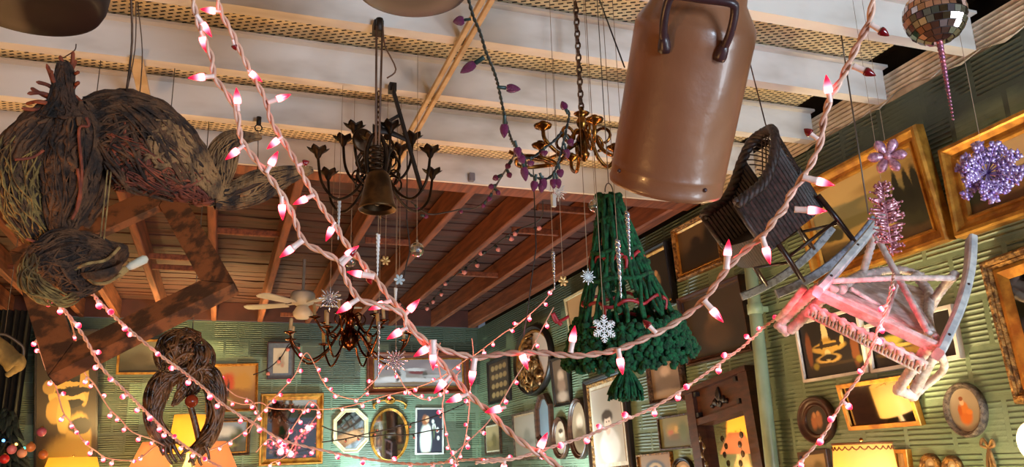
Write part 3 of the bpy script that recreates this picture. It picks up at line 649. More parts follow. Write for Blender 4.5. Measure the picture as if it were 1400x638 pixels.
picture('dusty_print', 'grey print in a thin gold frame behind the hanging timber frame', 'picture', 'B', [(160, 463), (263, 464), (262, 512), (160, 511)], .025, M['gold'], A_dim, th=.03, kind='flat')
# ================================================================= hanging things
def chain_mb(a, b, m=None, link=.03, r=.0028):
    mb = MB(); a, b = Vector(a), Vector(b); d = (b-a); L = d.length; t = d.normalized(); n = max(2, int(L/(link*.72)))
    x = t.orthogonal().normalized(); y = t.cross(x)
    for i in range(n):
        c = a+d*((i+.5)/n); s = x if i % 2 else y
        P = [c+t*(math.cos(2*PI*k/10)*link*.5)+s*(math.sin(2*PI*k/10)*link*.27) for k in range(11)]
        mb.tube(P, r, 5, cap=False)
    return mb
def thread_mb(a, b, r=.0012, n=5):
    mb = MB(); mb.tube([a, b], r, n); return mb
def up_to(p, z=3.372): return Vector((p.x, p.y, z))

# ---- milk can, tilted towards the viewer
d = 2.3; P0 = at(909, 256, d); view = (P0-Vector((0, 0, EYE))).normalized()
side = IMR; upv = (-IMD); upv = (upv-view*upv.dot(view)).normalized(); sd = upv.cross(view)*-1
sd = IMR-view*IMR.dot(view); sd.normalize()
imgdir = (sd*.185+upv*.983).normalized()
ax = (imgdir*math.sin(math.radians(76))-view*math.cos(math.radians(76))).normalized()
R = 76/F*d
mm = Mz(P0, ax)
can = thing('milk_can', 'large taupe painted milk can hanging tilted under the joists', 'milk can', P0+ax*.3)
prof = [(0, 0), (R*.92, 0), (R*.985, .004), (R, .014), (R*.985, .022), (R*.985, .05), (R*.992, .054), (R*.985, .058), (R*.99, .2), (R*1.0, .395), (R*1.005, .402), (R*1.0, .41), (R*1.0, .43), (R*.97, .445), (R*.80, .487), (R*.75, .50), (R*.73, .53), (R*.74, .6), (R*.80, .64), (R*.86, .65), (R*.86, .67), (R*.80, .672), (R*.72, .6)]
def dent(p, a, i):
    k = math.exp(-((p.z-.16)/.09)**2)*math.exp(-((math.sin((a-dent_a)/2))/.14)**2)
    k2 = math.exp(-((p.z-.33)/.06)**2)*math.exp(-((math.sin((a-dent_a+.5)/2))/.12)**2)
    f = 1-.05*k-.025*k2
    return Vector((p.x*f, p.y*f, p.z))
# angle (about the axis) that faces the camera
inv = mm.inverted(); cl = inv @ Vector((0, 0, EYE)); faceA = math.atan2(cl.y, cl.x)
rl_ = inv @ (P0+sd*2); rightA = math.atan2(rl_.y, rl_.x)
sgn = 1 if math.sin(rightA-faceA) > 0 else -1
dent_a = faceA+sgn*.75
pp = []
for (r0, z0), (r1, z1) in zip(prof, prof[1:]):
    n = max(1, int(abs(z1-z0)/.02))
    for k in range(n): pp.append((r0+(r1-r0)*k/n, z0+(z1-z0)*k/n))
pp.append(prof[-1])
mb = MB(); mb.lathe(pp, 72, mm, fn=dent); mb.build('can_body', M['can'], can)
def cpt(a, r, z): return mm @ Vector((r*math.cos(a), r*math.sin(a), z))
ha = faceA-sgn*.02
a0, a1 = ha-sgn*.40, ha+sgn*.48
mb = MB()
foot0, foot1 = cpt(a0, R*1.01, .395), cpt(a1, R*1.01, .395)
path = [foot0, cpt(a0, R*1.12, .41), cpt(a0+sgn*.02, R*1.25, .45), cpt(a0+sgn*.06, R*1.33, .495), cpt(a0+sgn*.14, R*1.36, .508), cpt(ha+sgn*.04, R*1.30, .508), cpt(a1-sgn*.14, R*1.36, .508), cpt(a1-sgn*.06, R*1.33, .495), cpt(a1-sgn*.02, R*1.25, .45), cpt(a1, R*1.12, .41), foot1]
mb.tube(cr_path(path, 4), .0105, 10)
for a in (a0, a1):
    P = [cpt(a, R*1.0, .372), cpt(a, R*1.02, .385), cpt(a, R*1.07, .40), cpt(a, R*1.10, .415)]
    mb.tube(P, [.019, .021, .017, .012], 8, flat=(1, .8))
mb.build('handle', M['handle'], can)
for a, z in ((faceA-sgn*.95, .045), (faceA+sgn*.72, .04), (faceA-sgn*.5, .46)):
    mb = MB(); mb.sphere(cpt(a, R*.99, z), .006, 8, 6); mb.build('rivet', M['handle'], can)
top = cpt(faceA+sgn*1.5, R*.85, .66)
mb = MB(); mb.tube([top, Vector((top.x, top.y, 3.25))], .002, 6); mb.build('hanging_wire', M['wire_grey'], can); mb = MB(); mb.tube([cpt(faceA+sgn*1.45, R*.86+.02*math.cos(t), .65+.02*math.sin(t)) for t in [k*.6 for k in range(11)]], .002, 5)
mb.build('hanging_wire', M['wire_grey'], can)
pa = at(816, -10, 2.75); pb = at(854, 92, 2.5)
tag(thread_mb(pa, pb, .0025).build('hanging_rope', M['cord_black']), 'black cord running from the ceiling to behind the left side of the milk can', 'cord')

# ---- tubs cut by the top edge of the photo
def tub(px, py, d, rpx, hgt, name, label, m, tilt=0, strap=None):
    p = at(px, py, d); r = rpx/F*d
    t = thing(name, label, 'tub', p)
    A = Mz(p, Vector((tilt, 0, 1)))
    mb = MB(); mb.lathe([(0, .006), (r*.5, .002), (r*.86, 0), (r*.95, .006), (r, .022), (r*1.03, .06), (r*1.1, hgt), (r*1.14, hgt+.004), (r*1.14, hgt+.014), (r*1.08, hgt+.014), (r*.97, .06), (0, .03)], 56, A)
    mb.build('tub_body', m, t)
    if strap:
        mb = MB()
        P = [A @ Vector((rr*math.cos(strap), rr*math.sin(strap), z)) for rr, z in ((r*.7, -.002), (r*.97, .004), (r*1.02, .022), (r*1.05, .06), (r*1.13, hgt))]
        mb.tube(cr_path(P, 3), .012, 6, flat=(1, .3)); mb.build('strap', M['highlight_strip'], t)  # orange strip that paints a highlight on the tub's side
    for s in (-1, 1):
        mb = MB(); a = A @ Vector((s*r*1.1, 0, hgt)); mb.tube([a, Vector((a.x, a.y, max(3.2, a.z+.05)))], .003, 6); mb.build('hanging_wire', M['wire_grey'], t)
    return t
tub(34, 6, 1.95, 84, .2, 'hanging_tub', 'dark maroon rounded tub hanging in the upper left corner', M['tin_tub'], strap=-.9)
tub(563, -14, 2.0, 78, .16, 'hanging_tub', 'dark plum tub bottom at the top edge left of the thin batten', M['grey_tub'])

# ---- helper: bundles of twisted strands along a limb path
def limb(mb, path, radii, n, rr, wob=.5, seed=0, twist=1.2, core=True, m=0, mcore=0):
    rnd = random.Random(seed); P = cr_path(path, 6); L = len(P)
    rad = []
    k = len(radii)
    for i in range(L):
        f = i/(L-1)*(k-1); j = min(int(f), k-2); rad.append(radii[j]+(radii[j+1]-radii[j])*(f-j))
    if core: mb.tube(P, [r*.8*rnd.uniform(.85, 1.1) for r in rad], 9, m=mcore)
    fr = []; prev = None
    for i in range(L):
        t = (P[min(i+1, L-1)]-P[max(i-1, 0)]).normalized()
        if prev is None: prev = t.orthogonal().normalized()
        x = (prev-t*prev.dot(t)).normalized(); prev = x; fr.append((x, t.cross(x)))
    for s in range(n):
        a0 = rnd.uniform(0, 2*PI); tw = rnd.uniform(-twist, twist); i0 = rnd.randint(0, int(L*.35)); i1 = rnd.randint(int(L*.6), L-1)
        Q = []; ph = rnd.uniform(0, 6)
        for i in range(i0, i1+1):
            a = a0+tw*i/L*2+.25*math.sin(i*.7+ph); r = rad[i]*(1+wob*.3*math.sin(i*.5+ph)*rnd.uniform(.3, 1))
            x, y = fr[i]; Q.append(P[i]+(x*math.cos(a)+y*math.sin(a))*r)
        if len(Q) > 3:
            w = rr*rnd.uniform(.5, 1.3); q = len(Q)
            mb.tube(Q, [w*(.35+.65*math.sin(PI*(i+.6)/q)) for i in range(q)], 5, m=m)

# ---- hanging bark animal sculpture
D0 = 2.2
def A(x, y, dd=0): return at(x, y, D0+dd)
S = thing('bark_sculpture', 'big hanging animal sculpture of bark, twigs and chicken wire at the left', 'sculpture', A(110, 240))
def sten(lst, per=4):
    out = []
    for i in range(len(lst)-1):
        p0 = lst[max(i-1, 0)]; p1 = lst[i]; p2 = lst[i+1]; p3 = lst[min(i+2, len(lst)-1)]
        for k in range(per):
            t = k/per
            out.append(tuple(.5*((2*b)+(c-a)*t+(2*a-5*b+4*c-e)*t*t+(3*b-a-3*c+e)*t**3) for a, b, c, e in zip(p0, p1, p2, p3)))
    out.append(lst[-1]); return out
class Shell:
    """tapering hollow form along stations (x, y, depth, half width px, half depth px); q runs 0 (upper outline) .5 (facing) 1 (lower outline)"""
    def __init__(s, lst, per=5):
        s.st = sten(lst, per); s.c = [A(*p[:3]) for p in s.st]; s.n = len(s.st); s.fr = []
        for i in range(s.n):
            t = (s.c[min(i+1, s.n-1)]-s.c[max(i-1, 0)]).normalized(); v = (s.c[i]-Vector((0, 0, EYE))).normalized()
            xx = v.cross(t).normalized(); s.fr.append((xx, t.cross(xx).normalized() if t.cross(xx).dot(v) < 0 else -t.cross(xx).normalized()))
    def p(s, f, q, k=1.0):
        g = max(0, min(.9999, f))*(s.n-1); i = int(g); g -= i; A0, A1 = s.st[i], s.st[i+1]
        c = s.c[i].lerp(s.c[i+1], g); ra = A0[3]+(A1[3]-A0[3])*g; rb = A0[4]+(A1[4]-A0[4])*g
        a = (q-.5)*PI; xx, yy = s.fr[i]
        return c+(xx*math.sin(a)*ra+yy*math.cos(a)*rb)*(k*D0/F)
    def skin(s, mb, n=26, nf=40, k=1.0, rough=.05, seed=1, f0=0, f1=1, q0=-.5, q1=1.5, holes=0):
        rnd = random.Random(seed); vs = []
        for i in range(nf+1):
            for j in range(n+1):
                vs.append(s.p(f0+(f1-f0)*i/nf, q0+(q1-q0)*j/n, k*(1+rnd.uniform(-rough, rough))))
        fs = [(i*(n+1)+j, i*(n+1)+j+1, (i+1)*(n+1)+j+1, (i+1)*(n+1)+j) for i in range(nf) for j in range(n) if rnd.random() >= holes]
        mb.add(vs, fs, False)
    def flakes(s, mb, cnt, ln=.12, w=.012, seed=2, f=(0, 1), q=(0, 1), lift=.12, skew=.15, k=1.03):
        rnd = random.Random(seed)
        for _ in range(cnt):
            fa = rnd.uniform(*f); qa = rnd.uniform(*q); L = ln*rnd.uniform(.4, 1.3); dq = rnd.uniform(-skew, skew); ww = w*rnd.uniform(.4, 1.2)
            P = [s.p(min(1, max(0, fa+L*(m/5-.5))), qa+dq*(m/5-.5)+.02*math.sin(m*1.7+fa*30), k+lift*abs(m/5-.5)*rnd.uniform(0, 1)) for m in range(6)]
            mb.tube(cr_path(P, 2), [ww*(.25+.75*math.sin(PI*(m+.7)/11.5)) for m in range(11)], 5, flat=(1, .3), up=s.fr[min(s.n-1, int(fa*(s.n-1)))][0])
    def strands(s, mb, cnt, r=.0025, seed=3, f=(0, 1), q=(0, 1), k=(1.02, 1.1), span=(.3, .8), skew=.2):
        rnd = random.Random(seed)
        for _ in range(cnt):
            L = rnd.uniform(*span); fa = rnd.uniform(f[0], max(f[0], f[1]-L)); qa = rnd.uniform(*q); dq = rnd.uniform(-skew, skew); kk = rnd.uniform(*k); ph = rnd.uniform(0, 6); rr = r*rnd.uniform(.5, 1.5)
            P = [s.p(fa+L*m/9, qa+dq*m/9+.03*math.sin(m*.9+ph), kk+.03*math.sin(m*1.3+ph)) for m in range(10)]
            mb.tube(cr_path(P, 2), [rr*(.4+.6*math.sin(PI*(m+.7)/20)) for m in range(19)], 5)
# neck stub with twigs, tied at the top
nk = Shell([(86, 84, 0, 4, 4), (88, 100, 0, 8, 7), (85, 125, 0, 10, 9), (86, 144, 0, 16, 13), (88, 160, 0, 28, 18)])
mb = MB(); nk.skin(mb, rough=.14, seed=2, n=18, nf=20); nk.flakes(mb, 46, .35, .007, seed=3, lift=.5); nk.strands(mb, 40, .003, seed=4, k=(1, 1.25)); mb.build('neck_stub', M['bark'], S)
mb = MB(); rnd = random.Random(4)
for x0, y0, x1, y1 in ((74, 132, 38, 128), (72, 136, 42, 120), (78, 125, 50, 112), (70, 142, 36, 142), (76, 128, 64, 88), (90, 118, 104, 82), (84, 110, 82, 76), (96, 128, 108, 112), (66, 146, 30, 148), (92, 105, 100, 70), (100, 130, 112, 140), (94, 112, 108, 98), (80, 118, 70, 96)):
    mb.tube(cr_path([A(x0, y0), A((x0+x1)/2+rnd.uniform(-3, 3), (y0+y1)/2+rnd.uniform(-4, 4), rnd.uniform(-.03, .03)), A(x1, y1, rnd.uniform(-.05, .05))], 4), [.005]*4+[.0045]*4+[.002], 6)
mb.build('twigs', M['rust'], S)
# chest: hanging bark slabs with ragged gaps between
ch = [Shell([(92, 142, .03, 10, 8), (66, 166, .02, 20, 16), (34, 205, .02, 24, 20), (26, 250, .02, 22, 18), (38, 295, .02, 18, 14), (58, 328, .02, 12, 10)]),
      Shell([(102, 138, 0, 12, 8), (104, 175, 0, 26, 16), (98, 220, 0, 30, 20), (94, 265, 0, 26, 18), (86, 305, 0, 16, 12), (84, 322, 0, 8, 6)]),
      Shell([(112, 145, .06, 12, 8), (126, 185, .06, 16, 12), (132, 230, .06, 16, 12), (126, 275, .06, 14, 10), (112, 308, .06, 6, 6)]),
      Shell([(70, 180, .08, 16, 10), (62, 225, .08, 24, 12), (62, 275, .07, 24, 12), (70, 318, .05, 14, 10)])]
mb = MB()
for i, c_ in enumerate(ch): c_.skin(mb, rough=.09, seed=5+i, n=22, nf=34, holes=.04 if i < 3 else .2)
mb.build('chest', M['bark'], S)
mb = MB()
for i, c_ in enumerate(ch): c_.flakes(mb, (60, 90, 44, 20)[i], .16, .008, seed=15+i, lift=.22); c_.strands(mb, (50, 40, 30, 40)[i], .0028, seed=25+i)
mb.build('bark_strips', M['bark_mid'], S)
mb = MB(); ch[0].strands(mb, 46, .0028, seed=31, f=(.35, 1), k=(1.05, 1.3), span=(.2, .5), skew=.5); ch[3].strands(mb, 60, .0026, seed=32, f=(.2, 1), k=(1.2, 1.9), span=(.2, .5), skew=.6); ch[0].flakes(mb, 30, .08, .006, seed=33, f=(.4, 1), lift=.5, k=1.15)
mb.build('moss_strands', M['moss'], S)
mb = MB()
for pts in (((118, 160), (121, 172), (108, 178), (112, 240), (104, 290)), ((60, 205), (44, 215), (20, 218)), ((106, 230), (110, 270), (98, 300)), ((36, 326), (52, 332), (66, 338))):
    mb.tube(cr_path([A(x, y, -.06) for x, y in pts], 5), .0035, 6)
mb.build('copper_binding', M['rust'], S)
# body: basket of branches tapering to the right
bd = Shell([(126, 222, .1, 30, 26), (150, 194, .08, 54, 46), (185, 197, .06, 58, 50), (220, 215, .05, 50, 44), (258, 240, .04, 36, 30), (285, 262, .03, 20, 18), (300, 275, .03, 8, 8)])
# keep q=0 on the upper outline
if proj(bd.p(.4, 0))[1] > proj(bd.p(.4, 1))[1]: QF = lambda q: 1-q
else: QF = lambda q: q
_bp = bd.p; bd.p = lambda f, q, k=1.0: _bp(f, QF(q), k)
mb = MB(); bd.skin(mb, rough=.05, seed=41, n=30, nf=44, holes=.03); mb.build('body', M['bark'], S)
mb = MB(); bd.flakes(mb, 60, .22, .010, seed=42, f=(0, .6), q=(-.1, .55), lift=.1, skew=.6); bd.strands(mb, 90, .0035, seed=43, f=(0, .75), q=(-.1, .6), skew=.7, k=(1.02, 1.12)); bd.strands(mb, 14, .006, seed=44, f=(0, .7), q=(-.1, .55), skew=.6)
mb.build('branch_ribs', M['bark_mid'], S)
mb = MB(); bd.skin(mb, n=16, nf=26, k=1.07, rough=.045, seed=45, f0=.42, f1=.98, q0=.08, q1=.52, holes=.06); bd.flakes(mb, 60, .14, .008, seed=46, f=(.45, .97), q=(.08, .55), lift=.12, k=1.09)
mb.build('papery_bark_patch', M['paper_bark'], S)
mb = MB(); bd.flakes(mb, 70, .12, .009, seed=47, f=(.1, .9), q=(.5, .95), lift=.1, skew=.4); bd.strands(mb, 40, .002, seed=48, f=(.05, .95), q=(.5, 1.0), skew=.3); mb.build('lower_bark', M['rust'], S)
mb = MB()
for i in range(15):
    for j in range(7):
        f = .08+.058*(i+.5*(j % 2)); q = .56+.075*j
        if f > .93: continue
        mb.tube([bd.p(min(.985, f+.034*math.cos(a)), q+.045*math.sin(a), 1.09) for a in [k*PI/3 for k in range(7)]], .0011, 4, cap=False)
mb.build('chicken_wire', M['chain'], S)
mb = MB(); mb.tube(cr_path([bd.p(f, 1.0, 1.05) for f in (.0, .2, .4, .6, .8, .97)], 4), .0035, 6); mb.build('wire_rim', M['fibre'], S)
# tail pieces
tl_ = [Shell([(298, 268, .03, 10, 8), (300, 240, .05, 14, 10), (304, 212, .06, 17, 12), (316, 192, .06, 12, 10), (340, 188, .05, 6, 5), (357, 186, .05, 2, 2)]),
       Shell([(292, 272, .03, 14, 12), (320, 268, .04, 16, 12), (350, 256, .05, 18, 12), (380, 244, .06, 14, 10), (405, 236, .07, 8, 7), (428, 232, .08, 2, 2)])]
mb = MB()
for i, c_ in enumerate(tl_): c_.skin(mb, rough=.12, seed=51+i, n=16, nf=24)
mb.build('tail', M['bark'], S)
mb = MB()
for i, c_ in enumerate(tl_): c_.flakes(mb, 46, .22, .006, seed=53+i, lift=.25); c_.strands(mb, 34, .002, seed=55+i, k=(1.02, 1.2))
mb.build('tail_strips', M['paper_bark'], S)
# head with open mouth
hd = Shell([(48, 392, -.05, 6, 6), (62, 372, -.05, 28, 24), (90, 362, -.05, 40, 30), (125, 356, -.04, 32, 26), (150, 350, -.02, 18, 16), (172, 340, 0, 5, 5)])
mb = MB(); hd.skin(mb, rough=.08, seed=61, n=26, nf=36); mb.build('head', M['bark'], S)
mb = MB(); hd.flakes(mb, 110, .16, .007, seed=62, lift=.16, skew=.3); hd.strands(mb, 60, .0022, seed=63, skew=.4); mb.build('head_strips', M['bark_mid'], S)
bm = Shell([(46, 348, -.1, 8, 8), (38, 372, -.12, 10, 9), (52, 395, -.14, 11, 9), (84, 410, -.13, 9, 8), (108, 404, -.12, 4, 4)])
mb = MB(); bm.strands(mb, 70, .0024, seed=64, k=(.3, 1.2), skew=.8, span=(.2, .5)); mb.build('beard_moss', M['moss'], S)
mb = MB(); c = A(138, 372, -.08); mb.lathe([(0, -.02), (.03, -.016), (.045, .0), (.05, .014), (.045, .014), (.028, -.004), (0, -.008)], 22, Mz(c, (Vector((0, 0, 1.0))-view*.5)))
mb.build('lower_jaw', M['bark_mid'], S)
mb = MB(); mb.tube(cr_path([A(120, 380, -.1), A(130, 387, -.12), A(148, 386, -.12), A(165, 375, -.1)], 4), .004, 6); mb.build('jaw_rim', M['fibre'], S)
mb = MB(); mb.tube(cr_path([A(102, 368, -.1), A(120, 360, -.12), A(145, 355, -.1), A(163, 338, -.06)], 4), .004, 6); mb.build('jaw_rim', M['fibre'], S)
mb = MB(); mb.tube([A(157, 378, -.08), A(164, 372, -.08), A(175, 366, -.08)], [.015, .012, .007], 8); mb.build('cob_husk', M['fibre'], S)
mb = MB(); mb.tube([A(172, 367, -.08), A(180, 363, -.08), A(198, 354, -.08), A(202, 352, -.08)], [.006, .010, .011, .005], 10); mb.build('corn_cob', M['linen'], S)
for x0, y0, x1, y1 in ((172, 132, 178, -20), (172, 132, 186, 2), (190, 140, 188, 2), (88, 78, 104, 60)):
    mb = MB(); a = A(x0, y0, .05); b_ = A(x1, y1, .05); b_ = a+(b_-a)*min(1, (3.215-a.z)/max(.01, b_.z-a.z)) if b_.z > 3.215 else b_
    mb.tube(cr_path([a, (a+b_)/2+IMR*.01, b_], 4), .0028 if x1 == 178 else .0014, 5); mb.build('hanging_wire', M['chain'], S)
for x in (147, 152): mb = MB(); mb.tube([A(x, 232, -.02), A(x-12, 345, -.05)], .002, 5); mb.build('hanging_wire', M['fibre'], S)

hp = atz(354, 164, 3.185)
mb = MB(); mb.tube([(hp.x, hp.y, 3.2), (hp.x, hp.y, 3.16)], .011, 8); mb.build('ceiling_hook', M['iron'], S)
mb = MB(); mb.tube([Vector((hp.x+.016*math.cos(q), hp.y, 3.145+.016*math.sin(q))) for q in [k*PI/8 for k in range(17)]], .003, 6, cap=False); mb.build('ring', M['iron'], S)
mb = MB(); mb.tube([Vector((hp.x, hp.y, 3.13)), A(352, 250, .05)], .0018, 5); mb.build('hanging_wire', M['chain'], S)
# ---- open timber frame
fr = [Vector((-.7645, 3.378, 2.39)), Vector((-.5126, 2.957, 1.8909)), Vector((.0247, 2.907, 2.2041)), Vector((-.2272, 3.328, 2.7033))]
t = thing('timber_frame', 'empty square frame of dark weathered timber hanging tilted at the left', 'frame', sum(fr, Vector())/4)
cen = sum(fr, Vector())/4; U = (fr[1]-fr[0]).normalized(); V = (fr[2]-fr[1]).normalized(); N = U.cross(V).normalized()
for i in range(4):
    a, b_ = fr[i], fr[(i+1) % 4]; inn_a = cen+(a-cen)*.70; inn_b = cen+(b_-cen)*.70
    mb = MB(); th = .028
    e = (b_-a).normalized()*.003
    a2, b2, ia, ib = a+e, b_-e, inn_a+e, inn_b-e
    mb.add([a2+N*th, b2+N*th, ib+N*th*.5, ia+N*th*.5, a2-N*th, b2-N*th, ib-N*th*.6, ia-N*th*.6], [(0, 1, 2, 3), (7, 6, 5, 4), (0, 4, 5, 1), (1, 5, 6, 2), (2, 6, 7, 3), (3, 7, 4, 0)])
    mb.build('side_rail', M['barn_wood'], t)
mb = MB(); a = fr[3]; mb.tube([a-V*.05, up_to(a-V*.05)], .002, 5); mb.build('hanging_wire', M['wire_grey'], t); mb = MB(); b_ = fr[0]*.6+fr[3]*.4; mb.tube([b_, up_to(b_)], .002, 5); mb.build('hanging_wire', M['wire_grey'], t)

# ---- twisted vine figure
D0 = 4.2
S = thing('vine_figure', 'glossy dark twisted vine figure with bowed head and two dangling arms', 'sculpture', A(252, 545))
def vl(mb, pts, seed, fl=60, st=50, per=5):
    fl, st = int(fl*1.1), int(st*.8)
    sh = Shell(pts, per); sh.skin(mb, rough=.14, seed=seed, n=16, nf=30, k=.8); sh.flakes(mb, fl, .26, .0105, seed=seed+1, q=(-.5, 1.5), lift=.3, k=.92, skew=.4); sh.strands(mb, st, .0062, seed=seed+2, q=(-.5, 1.5), k=(.9, 1.2), skew=.9)
mb = MB()
vl(mb, [(274, 462, 0, 5, 5), (256, 464, -.02, 14, 14), (240, 476, -.05, 20, 20), (230, 494, -.07, 14, 14), (228, 508, -.08, 4, 4)], 101, 70, 60)
vl(mb, [(258, 466, 0, 10, 10), (272, 486, 0, 15, 13), (268, 510, 0, 14, 12), (260, 532, -.03, 9, 9), (258, 542, -.03, 4, 4)], 111, 50, 40)
mb.build('head', M['vine'], S)
mb = MB(); vl(mb, [(268, 508, 0, 6, 6), (240, 512, 0, 10, 9), (224, 520, 0, 12, 10), (212, 545, 0, 11, 10), (210, 570, 0, 9, 9), (218, 592, 0, 9, 8), (230, 606, 0, 8, 7), (236, 612, 0, 5, 5)], 121, 80, 70); mb.build('arm', M['vine'], S)
mb = MB(); vl(mb, [(266, 502, 0, 8, 8), (284, 512, 0, 12, 10), (294, 532, 0, 11, 10), (295, 560, 0, 9, 9), (290, 585, 0, 9, 8), (279, 605, 0, 9, 8), (268, 618, 0, 7, 6)], 131, 80, 70); mb.build('arm', M['vine'], S)
for lst in ((((228, 604), (226, 618), (232, 630), (236, 634)), ((232, 606), (234, 620), (242, 632)), ((236, 606), (242, 618), (250, 630)), ((238, 602), (248, 608), (254, 618)), ((226, 600), (220, 612), (224, 622))),
            (((272, 610), (264, 622), (258, 632)), ((268, 612), (262, 626), (266, 636)), ((274, 616), (272, 628), (276, 636)), ((262, 612), (252, 618), (246, 626)), ((278, 606), (284, 618), (286, 628)))):
    mb = MB()
    for q in lst:
        P = cr_path([A(x, y, -.02) for x, y in q], 4); mb.tube(P, [.010*(1-.5*k/len(P)) for k in range(len(P))], 7)
    mb.build('hand', M['vine'], S)
mb = MB(); vl(mb, [(254, 516, -.05, 7, 5), (246, 540, -.05, 5, 4), (236, 556, -.05, 1, 1)], 141, 20, 12); mb.build('hanging_strip', M['vine'], S)
mb = MB(); P = [A(258, 546), A(266, 575), A(273, 606)]; mb.tube(cr_path(P, 4), .014, 8); mb.build('hanging_stick', M['vine'], S)
mb = MB(); mb.sphere(A(262, 548, -.06), 8*D0/F, 14, 10); mb.build('red_ball', mat('glossy red wood ball', '#7a2a12', rough=.2), S)
a = A(262, 466); mb = MB(); mb.tube([a, up_to(a)], .0025, 5); mb.build('hanging_wire', M['wire_grey'], S)

# ---- brass school bell on straps from a ceiling hook
hk = atz(518, 33, 3.185)
t = thing('brass_bell', 'brass school bell hanging from two straps on a black ceiling hook', 'bell', (hk.x, hk.y, 2.55))
zr = aty(515, 288, hk.y).z; px_m = (at(516, 280, 1)-at(515, 280, 1)).length*(aty(515, 288, hk.y)-Vector((0, 0, EYE))).length
bp = aty(516, 287, hk.y); r = 26*px_m; hb = 56*px_m
Mb = Mz(bp)
mb = MB(); mb.lathe([(r*.78, .012), (r*.97, .002), (r*1.0, 0), (r*1.02, .006), (r*.98, .016), (r*.90, .03), (r*.80, hb*.45), (r*.70, hb*.75), (r*.60, hb*.92), (r*.45, hb), (r*.15, hb*1.02), (r*.15, hb*1.1), (0, hb*1.1)], 36, Mb)
mb.lathe([(r*.78, .012), (r*.68, hb*.6), (r*.5, hb*.9), (0, hb*.95)], 36, Mb)
mb.build('bell_body', mat('dull tarnished bell brass', '#5e4428', '#332415', rough=.4, metal=.85, ns=14), t)
mb = MB(); mb.tube([bp+Vector((0, 0, hb*.9)), bp+Vector((0, 0, .03))], .004, 6); mb.sphere(bp+Vector((0, 0, .03)), .014, 10, 8); mb.build('clapper', M['iron'], t)
mb = MB(); zt = bp.z+hb*1.05
for k in range(16):
    a = 2*PI*k/16
for s in (-1, 1): mb.tube(cr_path([Vector((hk.x+s*.028, hk.y, zt-.02)), Vector((hk.x+s*.035, hk.y, zt+.06)), Vector((hk.x+s*.02, hk.y, zt+.12)), Vector((hk.x, hk.y, zt+.14))], 4), .008, 8)
for k in range(5): mb.tube([Vector((hk.x+.022*math.cos(q), hk.y+.022*math.sin(q), zt+.02*k)) for q in [j*PI/6 for j in range(13)]], .006, 6)
mb.build('bell_yoke', M['bronze'], t)
mb = MB(); mb.box((hk.x, hk.y+.02, 3.178), (.035, .05, .045)); mb.tube([Vector((hk.x, hk.y-.012, 3.2)), Vector((hk.x, hk.y-.012, 3.15))], .014, 8); mb.build('ceiling_hook', M['iron'], t)
mb = MB()
for dx in (-.012, .010): mb.tube([Vector((hk.x+dx, hk.y-.02, 3.165)), Vector((hk.x+dx*.5, hk.y-.02, zt+.08))], .004, 6, flat=(1, .4))
mb.tube(cr_path([Vector((hk.x+.012, hk.y-.02, 3.165)), Vector((hk.x+.02, hk.y-.02, 3.09)), Vector((hk.x+.062, hk.y-.02, 3.0)), Vector((hk.x+.03, hk.y-.02, 2.96))], 4), .003, 6)
mb.build('strap', M['highlight_strip'] if 0 else mat('brown leather strap', '#6b4a34', '#4a3222', rough=.6), t)
# ---- iron wall bracket with a bronze wheel behind the bell
hk2 = atz(537, 118, 3.185)
t = thing('iron_bracket', 'black iron pulley bracket with a round bronze wheel beside the bell', 'bracket', (hk2.x, hk2.y, 2.9))
Yb = hk2.y-.05
mb = MB(); mb.beam(aty(538, 125, Yb), aty(577, 262, Yb), .02, .014); mb.beam(aty(545, 158, Yb), aty(520, 172, Yb), .016, .012); mb.tube(cr_path([aty(510, 178, Yb), aty(530, 180, Yb), aty(558, 192, Yb)], 5), [.03, .026, .024, .02, .016, .014, .013, .012, .011, .01, .01], 8, flat=(1, .4))
mb.build('bracket_arm', M['iron'], t)
mb = MB(); wc = aty(497, 192, Yb-.02); mb.lathe([(0, -.012), (.04, -.012), (.046, -.008), (.05, -.002), (.05, .004), (.044, .008), (.02, .008), (.014, .016), (0, .016)], 30, Mz(wc, (Vector((.35, -1, -.1)))) ) 
mb.build('wheel', M['bronze'], t)
mb = MB(); mb.tube([hk2+Vector((0, 0, .015)), aty(538, 130, Yb)], .005, 6); mb.box((hk2.x, hk2.y+.01, 3.18), (.03, .04, .04)); mb.build('ceiling_hook', M['iron'], t)

